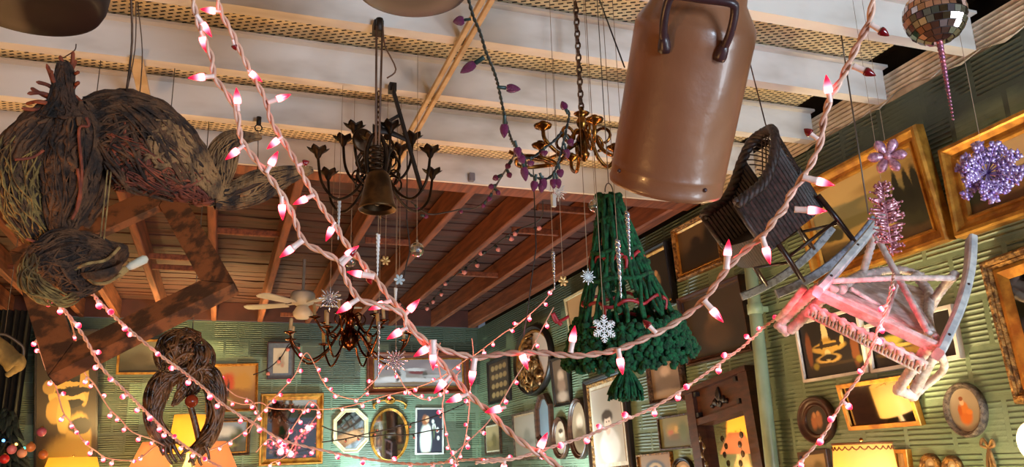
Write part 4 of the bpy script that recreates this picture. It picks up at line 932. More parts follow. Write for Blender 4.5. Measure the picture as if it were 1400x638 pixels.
def chandelier(name, label, loc, R, n, zc, drop, m, candle, top, chain_m, cup='flower', a_off=0, tiers=None, colprof=None, arm_r=.006):
    t = thing(name, label, 'chandelier', loc); c = Vector(loc)
    mb = MB(); mb.lathe(colprof, 20, Mz(c)); mb.build('column', m, t)
    for (Rt, nt, z0, ze, dr, ao) in (tiers or [(R, n, 0, zc, drop, a_off)]):
        for k in range(nt):
            a = ao+2*PI*k/nt; dv = Vector((math.cos(a), math.sin(a), 0))
            P = [c+dv*.02+UPZ*(z0+.04), c+dv*Rt*.18+UPZ*(z0+.03), c+dv*Rt*.4+UPZ*(z0-dr*.6), c+dv*Rt*.68+UPZ*(z0-dr), c+dv*Rt*.92+UPZ*(z0-dr*.45+ze*.2), c+dv*Rt+UPZ*ze]
            mb = MB(); mb.tube(cr_path(P, 5), arm_r, 8)
            Q = [c+dv*Rt*.30+UPZ*(z0-dr*.25)]
            for j in range(9): Q.append(c+dv*(Rt*.30+.035*math.sin(j*.6))+UPZ*(z0-dr*.25+.035-.035*math.cos(j*.6)))
            mb.tube(Q, arm_r*.7, 6)
            o = mb.build('arm', m, t)
            e = P[-1]; mb = MB()
            if cup == 'flower':
                def fl(p, aa, i): 
                    g = 1+.14*math.cos(aa*6)*(i > 2)
                    return Vector((p.x*g, p.y*g, p.z+(.006*math.cos(aa*6) if i > 2 else 0)))
                mb.lathe([(.004, -.012), (.012, 0), (.016, .012), (.03, .026), (.042, .034), (.038, .034), (.02, .02), (0, .014)], 24, Mz(e), fn=fl)
            else:
                mb.lathe([(.004, -.012), (.01, 0), (.034, .006), (.042, .014), (.038, .014), (.014, .008), (.014, .022), (0, .022)], 16, Mz(e))
            mb.build('candle_cup', m, o)
            if candle:
                mb = MB(); tl = Vector((random.uniform(-.12, .12), random.uniform(-.12, .12), 1)); mb.lathe([(.011, .014), (.0115, .018), (.0115, candle), (.006, candle+.004), (0, candle+.004)], 12, Mz(e, tl)); mb.build('candle', M['candle'], o)
    mb = chain_mb(c+UPZ*top, Vector((c.x, c.y, 3.19)), link=.032, r=.003) ; mb.build('chain', chain_m, t)
    return t
# ---- dark bronze chandelier with flower cups, behind the bell
pc = aty(516, 235, 3.3)
col = [(0, -.10), (.012, -.095), (.02, -.08), (.01, -.06), (.03, -.04), (.045, -.01), (.03, .02), (.014, .04), (.03, .06), (.04, .075), (.02, .10), (.012, .14), (.02, .16), (.01, .18), (0, .19)]
random.seed(2)
chandelier('hanging_chandelier', 'dark bronze chandelier with empty flower cups hanging around the brass bell', (pc.x, 3.3, pc.z), .27, 8, .05, .1, M['bronze'], 0, .18, M['chain'], 'flower', .2, colprof=col,
           tiers=[(.265, 6, -.05, .02, .10, .25), (.15, 6, .03, .13, .06, .7)])
ch_ = [o for o in C.objects if o.name == 'hanging_chandelier'][0]; cc = Vector(ch_.location); rnd = random.Random(12)
for k in range(12):
    mb = MB(); a = 2*PI*k/12; dv = Vector((math.cos(a), math.sin(a), 0)); zz = rnd.uniform(-.08, .12); R0 = rnd.uniform(.04, .08)
    mb.tube(cr_path([cc+dv*.012+UPZ*(zz+.05), cc+dv*R0+UPZ*(zz+.07), cc+dv*(R0+.03)+UPZ*(zz+.02), cc+dv*R0*.9+UPZ*(zz-.02), cc+dv*R0*.6+UPZ*(zz+.005)], 4), .006, 6)
    mb.lathe([(0, -.02), (.012, -.012), (.016, 0), (.008, .016), (0, .024)], 10, Matrix.Translation(cc+dv*R0+UPZ*(zz+.07))); mb.build('scroll', M['bronze'], ch_)
# ---- small brass chandelier wrapped in a light string
pc = atz(790, 60, 3.0); Yc = 2.62; top = aty(792, 142, Yc); mid = aty(797, 190, Yc)
col = [(0, -.09), (.012, -.085), (.022, -.07), (.026, -.06), (.018, -.05), (.022, -.02), (.03, .0), (.018, .02), (.012, .04), (.022, .055), (.026, .07), (.014, .09), (.03, .1), (.034, .104), (.012, .112), (.008, .13), (0, .135)]
t = thing('hanging_chandelier', 'small polished brass scroll chandelier left of the milk can', 'chandelier', mid)
mb = MB(); mb.lathe([(r_*.9, z) for r_, z in col], 20, Mz(mid)); mb.build('column', M['brass'], t)
mb = chain_mb(mid+UPZ*.12, Vector((mid.x, mid.y, 3.35)), link=.034, r=.0038); mb.build('chain', M['chain'], t)
for k in range(6):
    a = .35+2*PI*k/6; dv = Vector((math.cos(a), math.sin(a), 0)); Rt = .2 if k % 2 else .17
    P = [mid+dv*.015+UPZ*.03, mid+dv*.04+UPZ*.02, mid+dv*.07+UPZ*-.05, mid+dv*.12+UPZ*-.085, mid+dv*Rt*.95+UPZ*-.05, mid+dv*Rt+UPZ*-.01]
    mb = MB(); mb.tube(cr_path(P, 5), .0075, 8)
    mb.tube([mid+dv*(.075+.03*math.cos(q))+UPZ*(-.0+.03*math.sin(q)) for q in [j*.45-1.4 for j in range(12)]], .006, 7)
    o = mb.build('arm', M['brass'], t)
    mb = MB(); mb.lathe([(.004, -.01), (.012, 0), (.03, .008), (.034, .016), (.028, .016), (.012, .01), (.012, .03), (0, .03)], 18, Mz(P[-1])); mb.build('candle_cup', M['brass'], o)
# drooping brass ring under the left arms
mb = MB(); c = aty(733, 222, Yc)
mb.tube([c+Vector((math.cos(q)*.075, math.sin(q)*.05, .006*math.sin(q*2))) for q in [j*PI/14 for j in range(29)]], .008, 8)
mb.tube(cr_path([aty(696, 207, Yc), aty(715, 214, Yc), aty(745, 218, Yc), aty(775, 205, Yc), aty(790, 195, Yc)], 4), .007, 8); mb.build('brass_ring', M['brass'], t)
# ---- far candle chandelier
pc = aty(478, 462, 5.6)
col = [(0, -.09), (.012, -.085), (.02, -.075), (.05, -.06), (.062, -.03), (.066, .01), (.06, .04), (.04, .06), (.02, .075), (.03, .1), (.045, .12), (.03, .15), (.016, .18), (.03, .22), (.04, .25), (.02, .28), (.01, .33), (0, .34)]
random.seed(8)
chandelier('hanging_chandelier', 'large copper and bronze chandelier with cream candles near the back wall', (pc.x, 5.6, pc.z), .4, 8, 0, .1, M['copper'], .1, .33, M['chain'], 'dish', 0, colprof=[(r_*.95, z) for r_, z in col],
           tiers=[(.42, 8, 0, .0, .16, .3), (.24, 6, .12, .12, .1, .1)], arm_r=.007)
# ---- ceiling fan
pf = aty(414, 410, 7.2)
t = thing('ceiling_fan', 'white ceiling fan with a milk glass globe under the far boards', 'fan', (pf.x, 7.2, pf.z))
c = Vector((pf.x, 7.2, pf.z))
mb = MB(); mb.lathe([(0, -.05), (.05, -.05), (.09, -.03), (.105, 0), (.105, .05), (.09, .07), (.03, .085), (.012, .09), (.012, 3.38-c.z), (0, 3.38-c.z)], 28, Mz(c)); mb.build('motor', M['fan_white'], t)
mb = MB(); mb.lathe([(0, -.17), (.05, -.165), (.075, -.14), (.08, -.11), (.06, -.075), (.045, -.05), (0, -.05)], 24, Mz(c)); mb.build('globe', M['glass_shade'], t)
for k in range(5):
    a = .15+2*PI*k/5; dv = Vector((math.cos(a), math.sin(a), 0)); sv = Vector((-math.sin(a), math.cos(a), 0))
    mb = MB(); mb.beam(c+dv*.07-UPZ*.03, c+dv*.16-UPZ*.035, .03, .008)
    o_, w0, w1 = [], .045, .062
    P = [(.14, -w0), (.3, -.055), (.48, -w1), (.52, -.04), (.53, 0), (.52, .04), (.48, w1), (.3, .055), (.14, w0)]
    top_ = [c+dv*x+sv*y-UPZ*(.034-.12*y) for x, y in P]; n = len(P)
    mb.add(top_+[p-UPZ*.007 for p in top_], [tuple(range(n)), tuple(range(2*n-1, n-1, -1))]+[(i, i+n, (i+1) % n+n, (i+1) % n) for i in range(n)])
    mb.build('blade', M['fan_white'], t)

# ---- green macrame tree
Dm = 2.6; T0 = at(833, 266, Dm); B0 = at(858, 464, Dm+.03)
# build in its own slightly tilted axis
axm = (T0-B0).normalized(); Hm = (T0-B0).length; Mm = Mz(B0, axm)
def mp(r, a, z): return Mm @ Vector((r*math.cos(a), r*math.sin(a), z))
rb = 80/F*Dm; rt = 14/F*Dm
t = thing('macrame_tree', 'green yarn macrame Christmas tree with a ruffled skirt and red ribbons', 'hanging', B0)
def rad(z):
    f = 1-z/Hm; return rt+(rb*.92-rt)*(f**1.25)
mb = MB(); rnd = random.Random(17)
for k in range(12):
    a = 2*PI*k/12
    for s in range(2):
        ph = rnd.uniform(0, 6)
        P = [mp(rad(Hm*(1-i/14))*(1+.05*math.sin(i+ph)), a+(.09 if s else -.09)*math.cos(i*.9)*(1 if i else 0)+.08*math.sin(i*.4+ph), Hm*(1-i/14)) for i in range(15)]
        mb.tube(cr_path(P, 2), .0065, 6)
for k in range(26):
    a = rnd.uniform(0, 2*PI); i0 = rnd.uniform(.02, .5)
    P = [mp(rad(Hm*(1-f))*rnd.uniform(.93, 1.05), a+rnd.uniform(-.15, .15), Hm*(1-f)) for f in (i0, i0+.12, i0+.25, i0+.38, i0+.48)]
    mb.tube(cr_path(P, 3), .006, 6)
for k in range(60):       # fuzzy knots near the top and along the cords
    f = rnd.random()**1.5; a = rnd.uniform(0, 2*PI); mb.sphere(mp(rad(Hm*(1-f))*1.0, a, Hm*(1-f)), rnd.uniform(.008, .014), 7, 5, noise=.2)
mb.build('knotted_cords', M['green_yarn'], t)
for f in (.015, .16, .38, .56, .92):
    mb = MB(); z = Hm*(1-f); mb.tube([mp(rad(z)*1.03, q, z+.004*math.sin(5*q)) for q in [j*PI/24 for j in range(49)]], .007 if f < .9 else .012, 7, cap=False); mb.build('hoop', M['green_yarn'], t)
mb = MB()
for f, w in ((.42, .006), (.72, .0055), (.88, .006)):
    z = Hm*(1-f)
    P = [mp(rad(z)*(1.06 if j % 2 else .98), j*PI/14, z+.01*math.sin(j*1.7)) for j in range(29)]
    mb.tube(cr_path(P, 2), w, 6, flat=(1, .5), cap=False)
for f in (.42, .72):
    for k in range(4):
        z = Hm*(1-f); a = k*1.6+f*3; mb.tube(cr_path([mp(rad(z)*1.08, a, z), mp(rad(z)*1.15, a+.08, z-.012), mp(rad(z)*1.12, a+.03, z-.04)], 3), .005, 6, flat=(1, .5))
a = [at(x, y, 2.5) for x, y in ((768, 444), (762, 438), (756, 428), (757, 434), (762, 440), (778, 432))]
mb.tube(cr_path(a, 4), .006, 6, flat=(1, .4))
mb.build('red_ribbon', M['red_ribbon'], t)
# ruffled skirt of fuzzy yarn
mb = MB(); rnd = random.Random(23)
nA, nR = 132, 9; vs = []
for j in range(nR+1):
    for i in range(nA):
        q = 2*PI*i/nA; f = j/nR
        ruf = .012*math.sin(q*13+.8*math.sin(q*3))+.007*math.sin(q*29+j)
        r = rb*(.80+.26*f)+ruf*(.3+f)+rnd.uniform(-.002, .002); z = .062-.115*f+.012*math.sin(q*17+j*.8)*f+rnd.uniform(-.003, .003)
        vs.append(mp(r, q, z))
mb.add(vs, [(j*nA+i, j*nA+(i+1) % nA, (j+1)*nA+(i+1) % nA, (j+1)*nA+i) for j in range(nR) for i in range(nA)], True)
for k in range(1500):
    q = rnd.uniform(0, 2*PI); f = rnd.uniform(.0, 1.05); r = rb*(.82+.27*f)+rnd.uniform(-.004, .012); z = .065-.12*f+rnd.uniform(-.006, .012)
    mb.sphere(mp(r, q, z), rnd.uniform(.006, .0125), 6, 5, noise=.25)
for k in range(26):
    q = rnd.uniform(0, 2*PI); mb.tube(cr_path([mp(rb*.3, q, -.02), mp(rb*.6, q+.1, -.045), mp(rb*.95, q+.15, -.03)], 3), .0045, 5)
mb.build('ruffled_skirt', M['green_yarn'], t)
mb = MB(); tb = at(856, 500, Dm); te = at(856, 546, Dm); dv = (tb-te)
mb.tube([B0-axm*0, tb], .006, 6)
for k in range(220):
    q = rnd.uniform(0, 2*PI); rr = rnd.uniform(.2, 1); 
    e = te+Vector((math.cos(q), math.sin(q), 0))*(.055*rr)+UPZ*rnd.uniform(-.005, .02+.02*rr)
    m1 = tb+(te-tb)*.5+Vector((math.cos(q), math.sin(q), 0))*(.04*rr)
    mb.tube(cr_path([tb, m1, e], 3), .0045, 5)
mb.sphere(tb, .016, 10, 8, noise=.1)
mb.build('tassel', M['green_yarn'], t)
mb = MB(); mb.tube([T0+Vector((.014*math.cos(q), 0, .008+.03*math.sin(q))) for q in [j*PI/10 for j in range(11)]], .002, 5); mb.tube([T0+UPZ*.036, up_to(T0)], .0016, 5); mb.build('hanging_wire', M['wire_grey'], t)

# ---- ornaments on threads
def orn_loc(px, py, Y): return aty(px, py, Y)
def ball(px, py, Y, rp, label):
    p = aty(px, py, Y); r = rp*(p-Vector((0, 0, EYE))).length/F
    t = thing('ball_ornament', label, 'ornament', p, 'mirror tiled ball ornaments')
    mb = MB(); rings, n = 9, 14
    for i in range(rings):
        t0, t1 = PI*(i+.06)/rings, PI*(i+.94)/rings; nn = max(4, int(n*math.sin((t0+t1)/2)))
        for k in range(nn):
            a0, a1 = 2*PI*(k+.05)/nn, 2*PI*(k+.95)/nn
            q = [Vector((math.sin(x)*math.cos(y), math.sin(x)*math.sin(y), math.cos(x))) for x, y in ((t0, a0), (t1, a0), (t1, a1), (t0, a1))]
            mb.add([p+v*r for v in q], [(0, 1, 2, 3)])
    mb.build('mirror_tiles', M['silver'], t)
    mb = MB(); mb.sphere(p, r*.975, 16, 12); mb.build('core', M['glitter'], t)
    mb = MB(); mb.tube([p+UPZ*r, p+UPZ*(r+.012)], .005, 8); mb.tube([p+UPZ*(r+.01), up_to(p)], .0011, 4); mb.build('thread', M['thread'], t)
ball(570, 341, 3.2, 10, 'silver mirror ball ornament hanging right of the brass bell')
ball(479, 357, 3.4, 8, 'small silver ball ornament half hidden by the pink light strings')
ball(814, 281, 2.5, 9.5, 'silver ball ornament hanging beside the top of the green macrame tree')
def flake(px, py, Y, rp, label, m, kind='crystal', group=None, tilt=None):
    p = aty(px, py, Y); dist = (p-Vector((0, 0, EYE))).length; r = rp*dist/F
    t = thing('snowflake_ornament', label, 'ornament', p, group)
    n = Vector((.1, -1, -.05)).normalized() if tilt is None else Vector(tilt).normalized()
    x = UPZ.cross(n).normalized(); y = n.cross(x); mb = MB(); w = r*.05
    if kind == 'paper':
        for k in range(6):
            a = k*PI/3+PI/6; d_ = x*math.cos(a)+y*math.sin(a); s = -x*math.sin(a)+y*math.cos(a)
            mb.tube([p, p+d_*r], w*.9, 5)
            for f, l in ((.35, .2), (.55, .28), (.75, .2), (.9, .1)):
                for g in (-1, 1): mb.tube([p+d_*r*f, p+d_*r*(f+l*.7)+s*(g*r*l)], w*.8, 5)
        for f in (.3, .62):
            mb.tube([p+(x*math.cos(k*PI/3)+y*math.sin(k*PI/3))*r*f for k in range(7)], w*.8, 5, cap=False)
    elif kind == 'petal':
        for k in range(6):
            a = k*PI/3; d_ = x*math.cos(a)+y*math.sin(a)
            mb.tube(cr_path([p, p+d_*r*.35, p+d_*r*.7, p+d_*r], 3), [w, w*1.5, w*2.5, w*4, w*5, w*5.5, w*5.5, w*5, w*3, w*.5], 6, flat=(1, .35), up=n.cross(d_))
        mb.sphere(p, r*.22, 8, 6)
    elif kind == 'burst':
        for k in range(16):
            a = k*PI/8; d_ = x*math.cos(a)+y*math.sin(a); L = r*(1 if k % 2 == 0 else .72)
            mb.tube([p, p+d_*L*.6, p+d_*L*.85, p+d_*L], [w*.6, w*.8, w*1.8, w*.3], 5)
            mb.sphere(p+d_*L*.55, r*.07, 6, 4); mb.sphere(p+d_*L*.32, r*.06, 6, 4)
        mb.sphere(p, r*.16, 8, 6)
    else:   # leafy cluster
        rnd = random.Random(int(px)); dense_ = rp > 30
        for k in range(40 if dense_ else 12):
            a = 2*PI*k/(13 if dense_ else 6)+rnd.uniform(-.15, .15); d_ = (x*math.cos(a)+y*math.sin(a)+n*rnd.uniform(-.1, .9 if dense_ else .25)).normalized(); s = -x*math.sin(a)+y*math.cos(a); rl2 = r*rnd.uniform(.6, 1)
            mb.tube([p, p+d_*rl2], w*.45, 4)
            for f in (.45, .65, .85, 1.0):
                for g in (-1, 1):
                    b_ = p+d_*rl2*f; e = b_+(d_*.6+s*g*.8+n*rnd.uniform(-.3, .3)).normalized()*r*.2*rnd.uniform(.7, 1.2); mb.tube([b_, (b_+e)/2, e], [w*.4, w*2.2, w*.3], 5, flat=(1, .4))
            mb.sphere(p+d_*rl2*1.0, w*1.5, 5, 4)
    mb.build('snowflake', m, t)
    mb = MB(); a = p+UPZ*r*.9; mb.tube([a, up_to(a)], .0011, 4); mb.build('thread', M['thread'], t)
def icicle(px, y0, y1, Y, label, m='clear', r0=.007):
    a, b_ = aty(px, y0, Y), aty(px+(y1-y0)*.03, y1, Y); L = (a-b_).length
    b_ = a-UPZ*L
    t = thing('icicle_ornament', label, 'ornament', b_); mb = MB(); n = 60
    for s in range(2):
        mb.tube([a+(b_-a)*i/n+Vector((math.cos(i*.55+s*PI), math.sin(i*.55+s*PI), 0))*(r0*.6*(1-.7*i/n)) for i in range(n+1)], [r0*.75*(1-.75*i/n) for i in range(n+1)], 6)
    mb.build('twisted_icicle', M[m], t)
    mb = MB(); mb.tube([a, up_to(a)], .0011, 4); mb.build('thread', M['thread'], t)
flake(451, 408, 4.2, 17, 'silver snowflake ornament hanging above the far candle chandelier', M['glitter'], 'burst')
flake(541, 492, 4.3, 19, 'silver starburst ornament in front of the snowy village painting', M['glitter'], 'burst')
flake(763, 262, 2.5, 14, 'clear crystal snowflake under the brass scroll chandelier', M['clear'], 'burst')
flake(804, 378, 2.15, 12, 'clear crystal snowflake at the left edge of the green macrame tree', M['clear'], 'burst')
flake(770, 384, 3.0, 8, 'tiny gold snowflake left of the green macrame tree', M['snow_gold'], 'petal')
flake(826, 449, 1.98, 19, 'flat white lattice snowflake in front of the green macrame tree', M['snow_white'], 'paper')
flake(527, 356, 3.6, 7, 'tiny pale snowflake below the brass bell', M['snow_gold'], 'petal')
flake(546, 382, 3.45, 8, 'tiny blue white snowflake below the brass bell', M['snow_blue'], 'petal')
flake(1213, 213, 2.1, 23, 'pink glitter snowflake before the large mountain landscape', M['pink_lilac'], 'petal', tilt=(-.55, -.8, -.2))
flake(1349, 237, 1.75, 37, 'big lilac glitter flower cluster at the right edge', M['purple_glitter'], 'leaf', tilt=(-.55, -.8, -.2))
# rose sprig: taller than wide
p = aty(1213, 300, 2.0); t = thing('sprig_ornament', 'tall rose glitter sprig hanging above the white twig rocker', 'ornament', p)
mb = MB(); rnd = random.Random(9); sI = (p-Vector((0, 0, EYE))).length/F
for k in range(120):
    f = rnd.uniform(-1, 1); yv = -UPZ*f*44*sI; lx = 24*sI*math.sqrt(max(.05, 1-f*f))*rnd.uniform(.2, 1)*rnd.choice((-1, 1)); b_ = p+yv; e = b_+IMR*lx+UPZ*rnd.uniform(0, .02)+IMF*rnd.uniform(-.02, .02)
    mb.tube([b_, (b_+e)/2, e], [.002, .006, .001], 5, flat=(1, .4)); mb.sphere(e, rnd.uniform(.003, .006), 6, 4)
mb.tube([p+UPZ*45*sI, p-UPZ*46*sI], .0025, 5); mb.build('glitter_leaves', M['pink_glitter'], t)
mb = MB(); mb.tube([p+UPZ*45*sI, up_to(p)], .001, 4); mb.build('thread', M['thread'], t)
icicle(464, 271, 328, 3.3, 'clear twisted icicle left of the brass bell')
icicle(517, 320, 378, 3.0, 'clear twisted icicle hanging just under the brass bell')
icicle(541, 394, 420, 3.65, 'short clear icicle under the tiny blue white snowflake')
icicle(518, 440, 518, 3.9, 'long beaded icicle in front of the snowy village painting', 'glitter')
icicle(756, 344, 396, 2.9, 'silver twisted icicle left of the green macrame tree', 'glitter')
icicle(844, 328, 408, 2.0, 'clear icicle in front of the green macrame tree', 'glitter')
icicle(857, 290, 350, 2.1, 'clear icicle right of the green macrame tree top', 'glitter')
p = aty(757, 274, 2.48); t = thing('prism_ornament', 'clear glass prism bar hanging under the brass scroll chandelier', 'ornament', p)
mb = MB(); mb.beam(p+UPZ*.022, p-UPZ*.022, .014, .014, up=Vector((1, 0, 0))); mb.build('prism', M['clear'], t)
mb = MB(); mb.tube([p+UPZ*.022, p+UPZ*.14], .001, 4); mb.build('thread', M['thread'], t)

# ---- disco ball with beaded drop
p = at(1278, 22, 1.9); r = 35*1.9/F
t = thing('disco_ball', 'mirrored disco ball with a pink beaded drop hanging at the upper right', 'ball', p)
mb = MB(); rings = 13
for i in range(rings):
    t0, t1 = PI*(i+.05)/rings, PI*(i+.95)/rings; nn = max(4, int(26*math.sin((t0+t1)/2)))
    for k in range(nn):
        a0, a1 = 2*PI*(k+.04)/nn, 2*PI*(k+.96)/nn; tm, am = (t0+t1)/2, (a0+a1)/2
        nv = Vector((math.sin(tm)*math.cos(am), math.sin(tm)*math.sin(am), math.cos(tm))); nv2 = (nv+Vector((random.uniform(-.07, .07), random.uniform(-.07, .07), random.uniform(-.07, .07)))).normalized()
        q = [Vector((math.sin(x)*math.cos(y), math.sin(x)*math.sin(y), math.cos(x))) for x, y in ((t0, a0), (t1, a0), (t1, a1), (t0, a1))]
        q = [v-nv2*((v-nv).dot(nv2)) for v in q]
        mb.add([p+v*r for v in q], [(0, 1, 2, 3)])
mb.build('mirror_tiles', M['tile_mirror'], t)
mb = MB(); mb.sphere(p, r*.965, 20, 14); mb.build('core', M['grout'], t)
mb = MB(); mb.tube([p+UPZ*r*.95, up_to(p)], .0016, 5); mb.build('hanging_wire', M['wire_grey'], t)
mb = MB(); a = p-UPZ*r*.97; e = at(1303, 163, 1.9); L = .19
e = a+(e-a); n = 22
for k in range(n):
    f = k/(n-1); mb.sphere(a+(e-a)*f, .0068*(1-.62*f), 8, 6)
mb.build('beaded_drop', mat('rose beads', '#b0616a', '#8c5a7a', rough=.15, metal=.5, ns=80), t)
# bare hanging wires
for i, (x0, y0, d0, x1, y1, d1, rr, lab, mk) in enumerate((
        (1050, 0, 1.0, 1050, 0, 1.0, 0, None, None),)):
    pass
# ================================================================= chairs, lamps, furniture
def sweep(mb, path, w, h, up=UPZ, m=0):
    P = [Vector(p) for p in path]; vs = []; L = len(P)
    for i, p in enumerate(P):
        t = (P[min(i+1, L-1)]-P[max(i-1, 0)]).normalized(); x = t.cross(up).normalized(); y = x.cross(t)
        e = min(w, h)*.2
        for a, b in ((-w/2+e, -h/2), (w/2-e, -h/2), (w/2, -h/2+e), (w/2, h/2-e), (w/2-e, h/2), (-w/2+e, h/2), (-w/2, h/2-e), (-w/2, -h/2+e)):
            vs.append(p+x*a+y*b)
    n = 8
    mb.add(vs, [(i*n+k, i*n+(k+1) % n, (i+1)*n+(k+1) % n, (i+1)*n+k) for i in range(L-1) for k in range(n)]+[tuple(range(n))[::-1], tuple(range((L-1)*n, L*n))], False, m)
# ---- dark wicker rocker (built upright, then hung at its tilt)
q = Quaternion((0.5859569920209715, 0.25277721163131084, -0.18172003869321657, -0.7481549799973586)).normalized()
MC = Matrix.Translation((2.3678487, 2.857013, 2.4255851)) @ q.to_matrix().to_4x4()
def W(x, y, z): return MC @ Vector((x, y, z))
t = thing('wicker_rocking_chair', 'dark brown wicker rocking chair with a curved lattice back hanging tilted', 'rocking chair', W(0, 0, 0))
upc = (MC.to_3x3() @ UPZ)
for s in (-1, 1):
    mb = MB(); P = [W(s*.17, -.2776+.5552*i/14, -.04+.04*((i-7)/7)**2) for i in range(15)]
    sweep(mb, P, .016, .036, upc); mb.build('rocker', M['rocker_dark'], t)
for sx in (-1, 1):
    for y0, y1 in ((-.15, -.14), (.14, .13)):
        mb = MB(); mb.tube([W(sx*.17, y0, -.03), W(sx*.168, (y0+y1)/2, .1), W(sx*.16, y1, .22)], [.0105, .0125, .0115], 10); mb.build('leg', M['dark_leg'], t)
mb = MB(); mb.tube([W(-.17, -.15, .07), W(.17, -.15, .07)], .007, 8); mb.tube([W(-.17, .14, .07), W(.17, .14, .07)], .007, 8)
for s in (-1, 1): mb.tube([W(s*.168, -.15, .09), W(s*.168, .14, .09)], .007, 8)
mb.build('stretcher', M['dark_leg'], t)
def hshoe(a, k=1.0):
    """outline of the body: a from -1 (front of one arm) over 0 (back) to 1"""
    u = abs(a); sg = 1 if a >= 0 else -1
    if u < .55: th = u/.55*PI/2; x, y = .175*math.sin(th), .02+.17*math.cos(th)
    else: x, y = .175+.012*(u-.55), .02-(u-.55)/.45*.225
    return sg*x*k, y*k if y > 0 else y
def htop(a):
    u = abs(a); f = max(0, min(1, (u-.14)/.62)); f = f*f*(3-2*f)
    return .55-.155*f
mb = MB(); nA, nZ = 110, 14
def wall(k, flip, z0=.16):
    vs = []
    for i in range(nA+1):
        a = -1+2*i/nA; x, y = hshoe(a, k)
        for j in range(nZ+1):
            z = z0+(htop(a)-z0)*j/nZ; fl = 1+.10*((z-.2)/.35)
            rib = .0028*(1 if i % 2 else -1)
            vs.append(W((x+rib*(1 if x > 0 else -1))*fl, y*fl if y > 0 else y, z))
    fs = []
    for i in range(nA):
        a = -1+2*(i+.5)/nA
        for j in range(nZ):
            z = .16+(htop(a)-.16)*(j+.5)/nZ
            if abs(a) < .36 and z > .34: continue
            f = (i*(nZ+1)+j, (i+1)*(nZ+1)+j, (i+1)*(nZ+1)+j+1, i*(nZ+1)+j+1); fs.append(f[::-1] if flip else f)
    mb.add(vs, fs, False)
wall(1.0, False); wall(.93, True)
mb.build('woven_body', M['wicker_dark'], t)
mb = MB()
for i in range(-9, 10):
    for dr in (-1, 1):
        P = []
        for j in range(9):
            a = i*.045+dr*j*.0375
            if abs(a) > .365: continue
            x, y = hshoe(a, .97); z = .335+(htop(a)-.335)*j/8; fl = 1+.10*((z-.2)/.35); P.append(W(x*fl, y*fl, z))
        if len(P) > 1: mb.tube(P, .0032, 5)
mb.build('back_lattice', M['wicker_dark'], t)
mb = MB(); P = [W(*(lambda xy, a=a: (xy[0]*1.07, xy[1]*1.06 if xy[1] > 0 else xy[1], htop(a)))(hshoe(a, .97))) for a in [-1+2*i/90 for i in range(91)]]
for s in range(3):
    mb.tube([p+(upc*math.cos(i*.8+s*2.1)+(MC.to_3x3() @ Vector((1, 0, 0)))*math.sin(i*.8+s*2.1))*.012 for i, p in enumerate(P)], .0145, 7)
for s in (-1, 1):
    xx, yy = hshoe(s*1.0, .97)
    mb.tube([W(xx*1.06, yy, htop(1)-.005), W(xx*1.03, yy-.004, .3), W(xx, yy, .17)], .012, 8)
mb.build('braided_rim', M['wicker_dark'], t)
mb = MB(); ring = [W(*(lambda xy: (xy[0]*.95, xy[1]*.95 if xy[1] > 0 else xy[1], .225))(hshoe(-1+2*i/40))) for i in range(41)]
ring2 = [p-upc*.02 for p in ring]; n = len(ring)
mb.add(ring+ring2, [tuple(range(n)), tuple(range(2*n-1, n-1, -1))]+[(i, i+n, (i+1) % n+n, (i+1) % n) for i in range(n)]); mb.build('seat', M['wicker_shade'], t)
mb = MB(); vs = []
for i in range(41):
    x = -.18+.36*i/40; y = -.205-.03*math.sin(PI*i/40)
    for j in range(5): vs.append(W(x, y+.002*(i % 2), .235-.03*j-.0*(i % 3)))
mb.add(vs, [(i*5+j, (i+1)*5+j, (i+1)*5+j+1, i*5+j+1) for i in range(40) for j in range(4)]); mb.build('apron', M['wicker_shade'], t)
mb = MB(); a = W(0, .2, .56); b_ = at(1011, 30, (a-Vector((0, 0, EYE))).length*.98); b_ = Vector((b_.x, b_.y, b_.z)); mb.tube([a, b_+(b_-a)*.0], .003, 6); 
if b_.z < 3.2: mb.tube([b_, Vector((b_.x, b_.y, 3.2))], .003, 6)
mb.build('hanging_cord', M['highlight_strip'] if 0 else M['chain'], t)

# ---- white twig rocker
E0 = Vector((0, 0, EYE))
def Y(x, y, yy): return aty(x, y, yy)
t = thing('twig_rocking_chair', 'white painted twig and wicker rocking chair hanging with its rockers upward', 'rocking chair', Y(1200, 400, 2.35))
R1 = cr_path([Y(1204, 297, 2.46), Y(1182, 326, 2.40), Y(1156, 356, 2.34), Y(1127, 390, 2.29), Y(1118, 399, 2.28)], 4)
R2 = cr_path([Y(1328, 326, 2.27), Y(1325, 370, 2.22), Y(1312, 420, 2.16), Y(1288, 474, 2.10), Y(1282, 484, 2.09)], 4)
upw = Vector((.2045, .8693, -.4499))
for R_ in (R1, R2):
    mb = MB(); sweep(mb, R_, .03, .05, upw); o = mb.build('rocker', M['white_rocker'], t)
    for k in (6, 11):
        nb = MB(); nb.sphere(R_[k]-upw*.026, .005, 8, 6); nb.sphere(R_[k]+(E0-R_[k]).normalized()*.022, .005, 8, 6); nb.build('nail', M['iron'], o)
def wrapped(mb, path, r, rings=.012, seed=1):
    P = resample(cr_path(path, 5), .008); rnd = random.Random(seed)
    mb.tube(P, [r*(1+.10*math.sin(i*2.2)+rnd.uniform(-.05, .05)) for i in range(len(P))], 10)
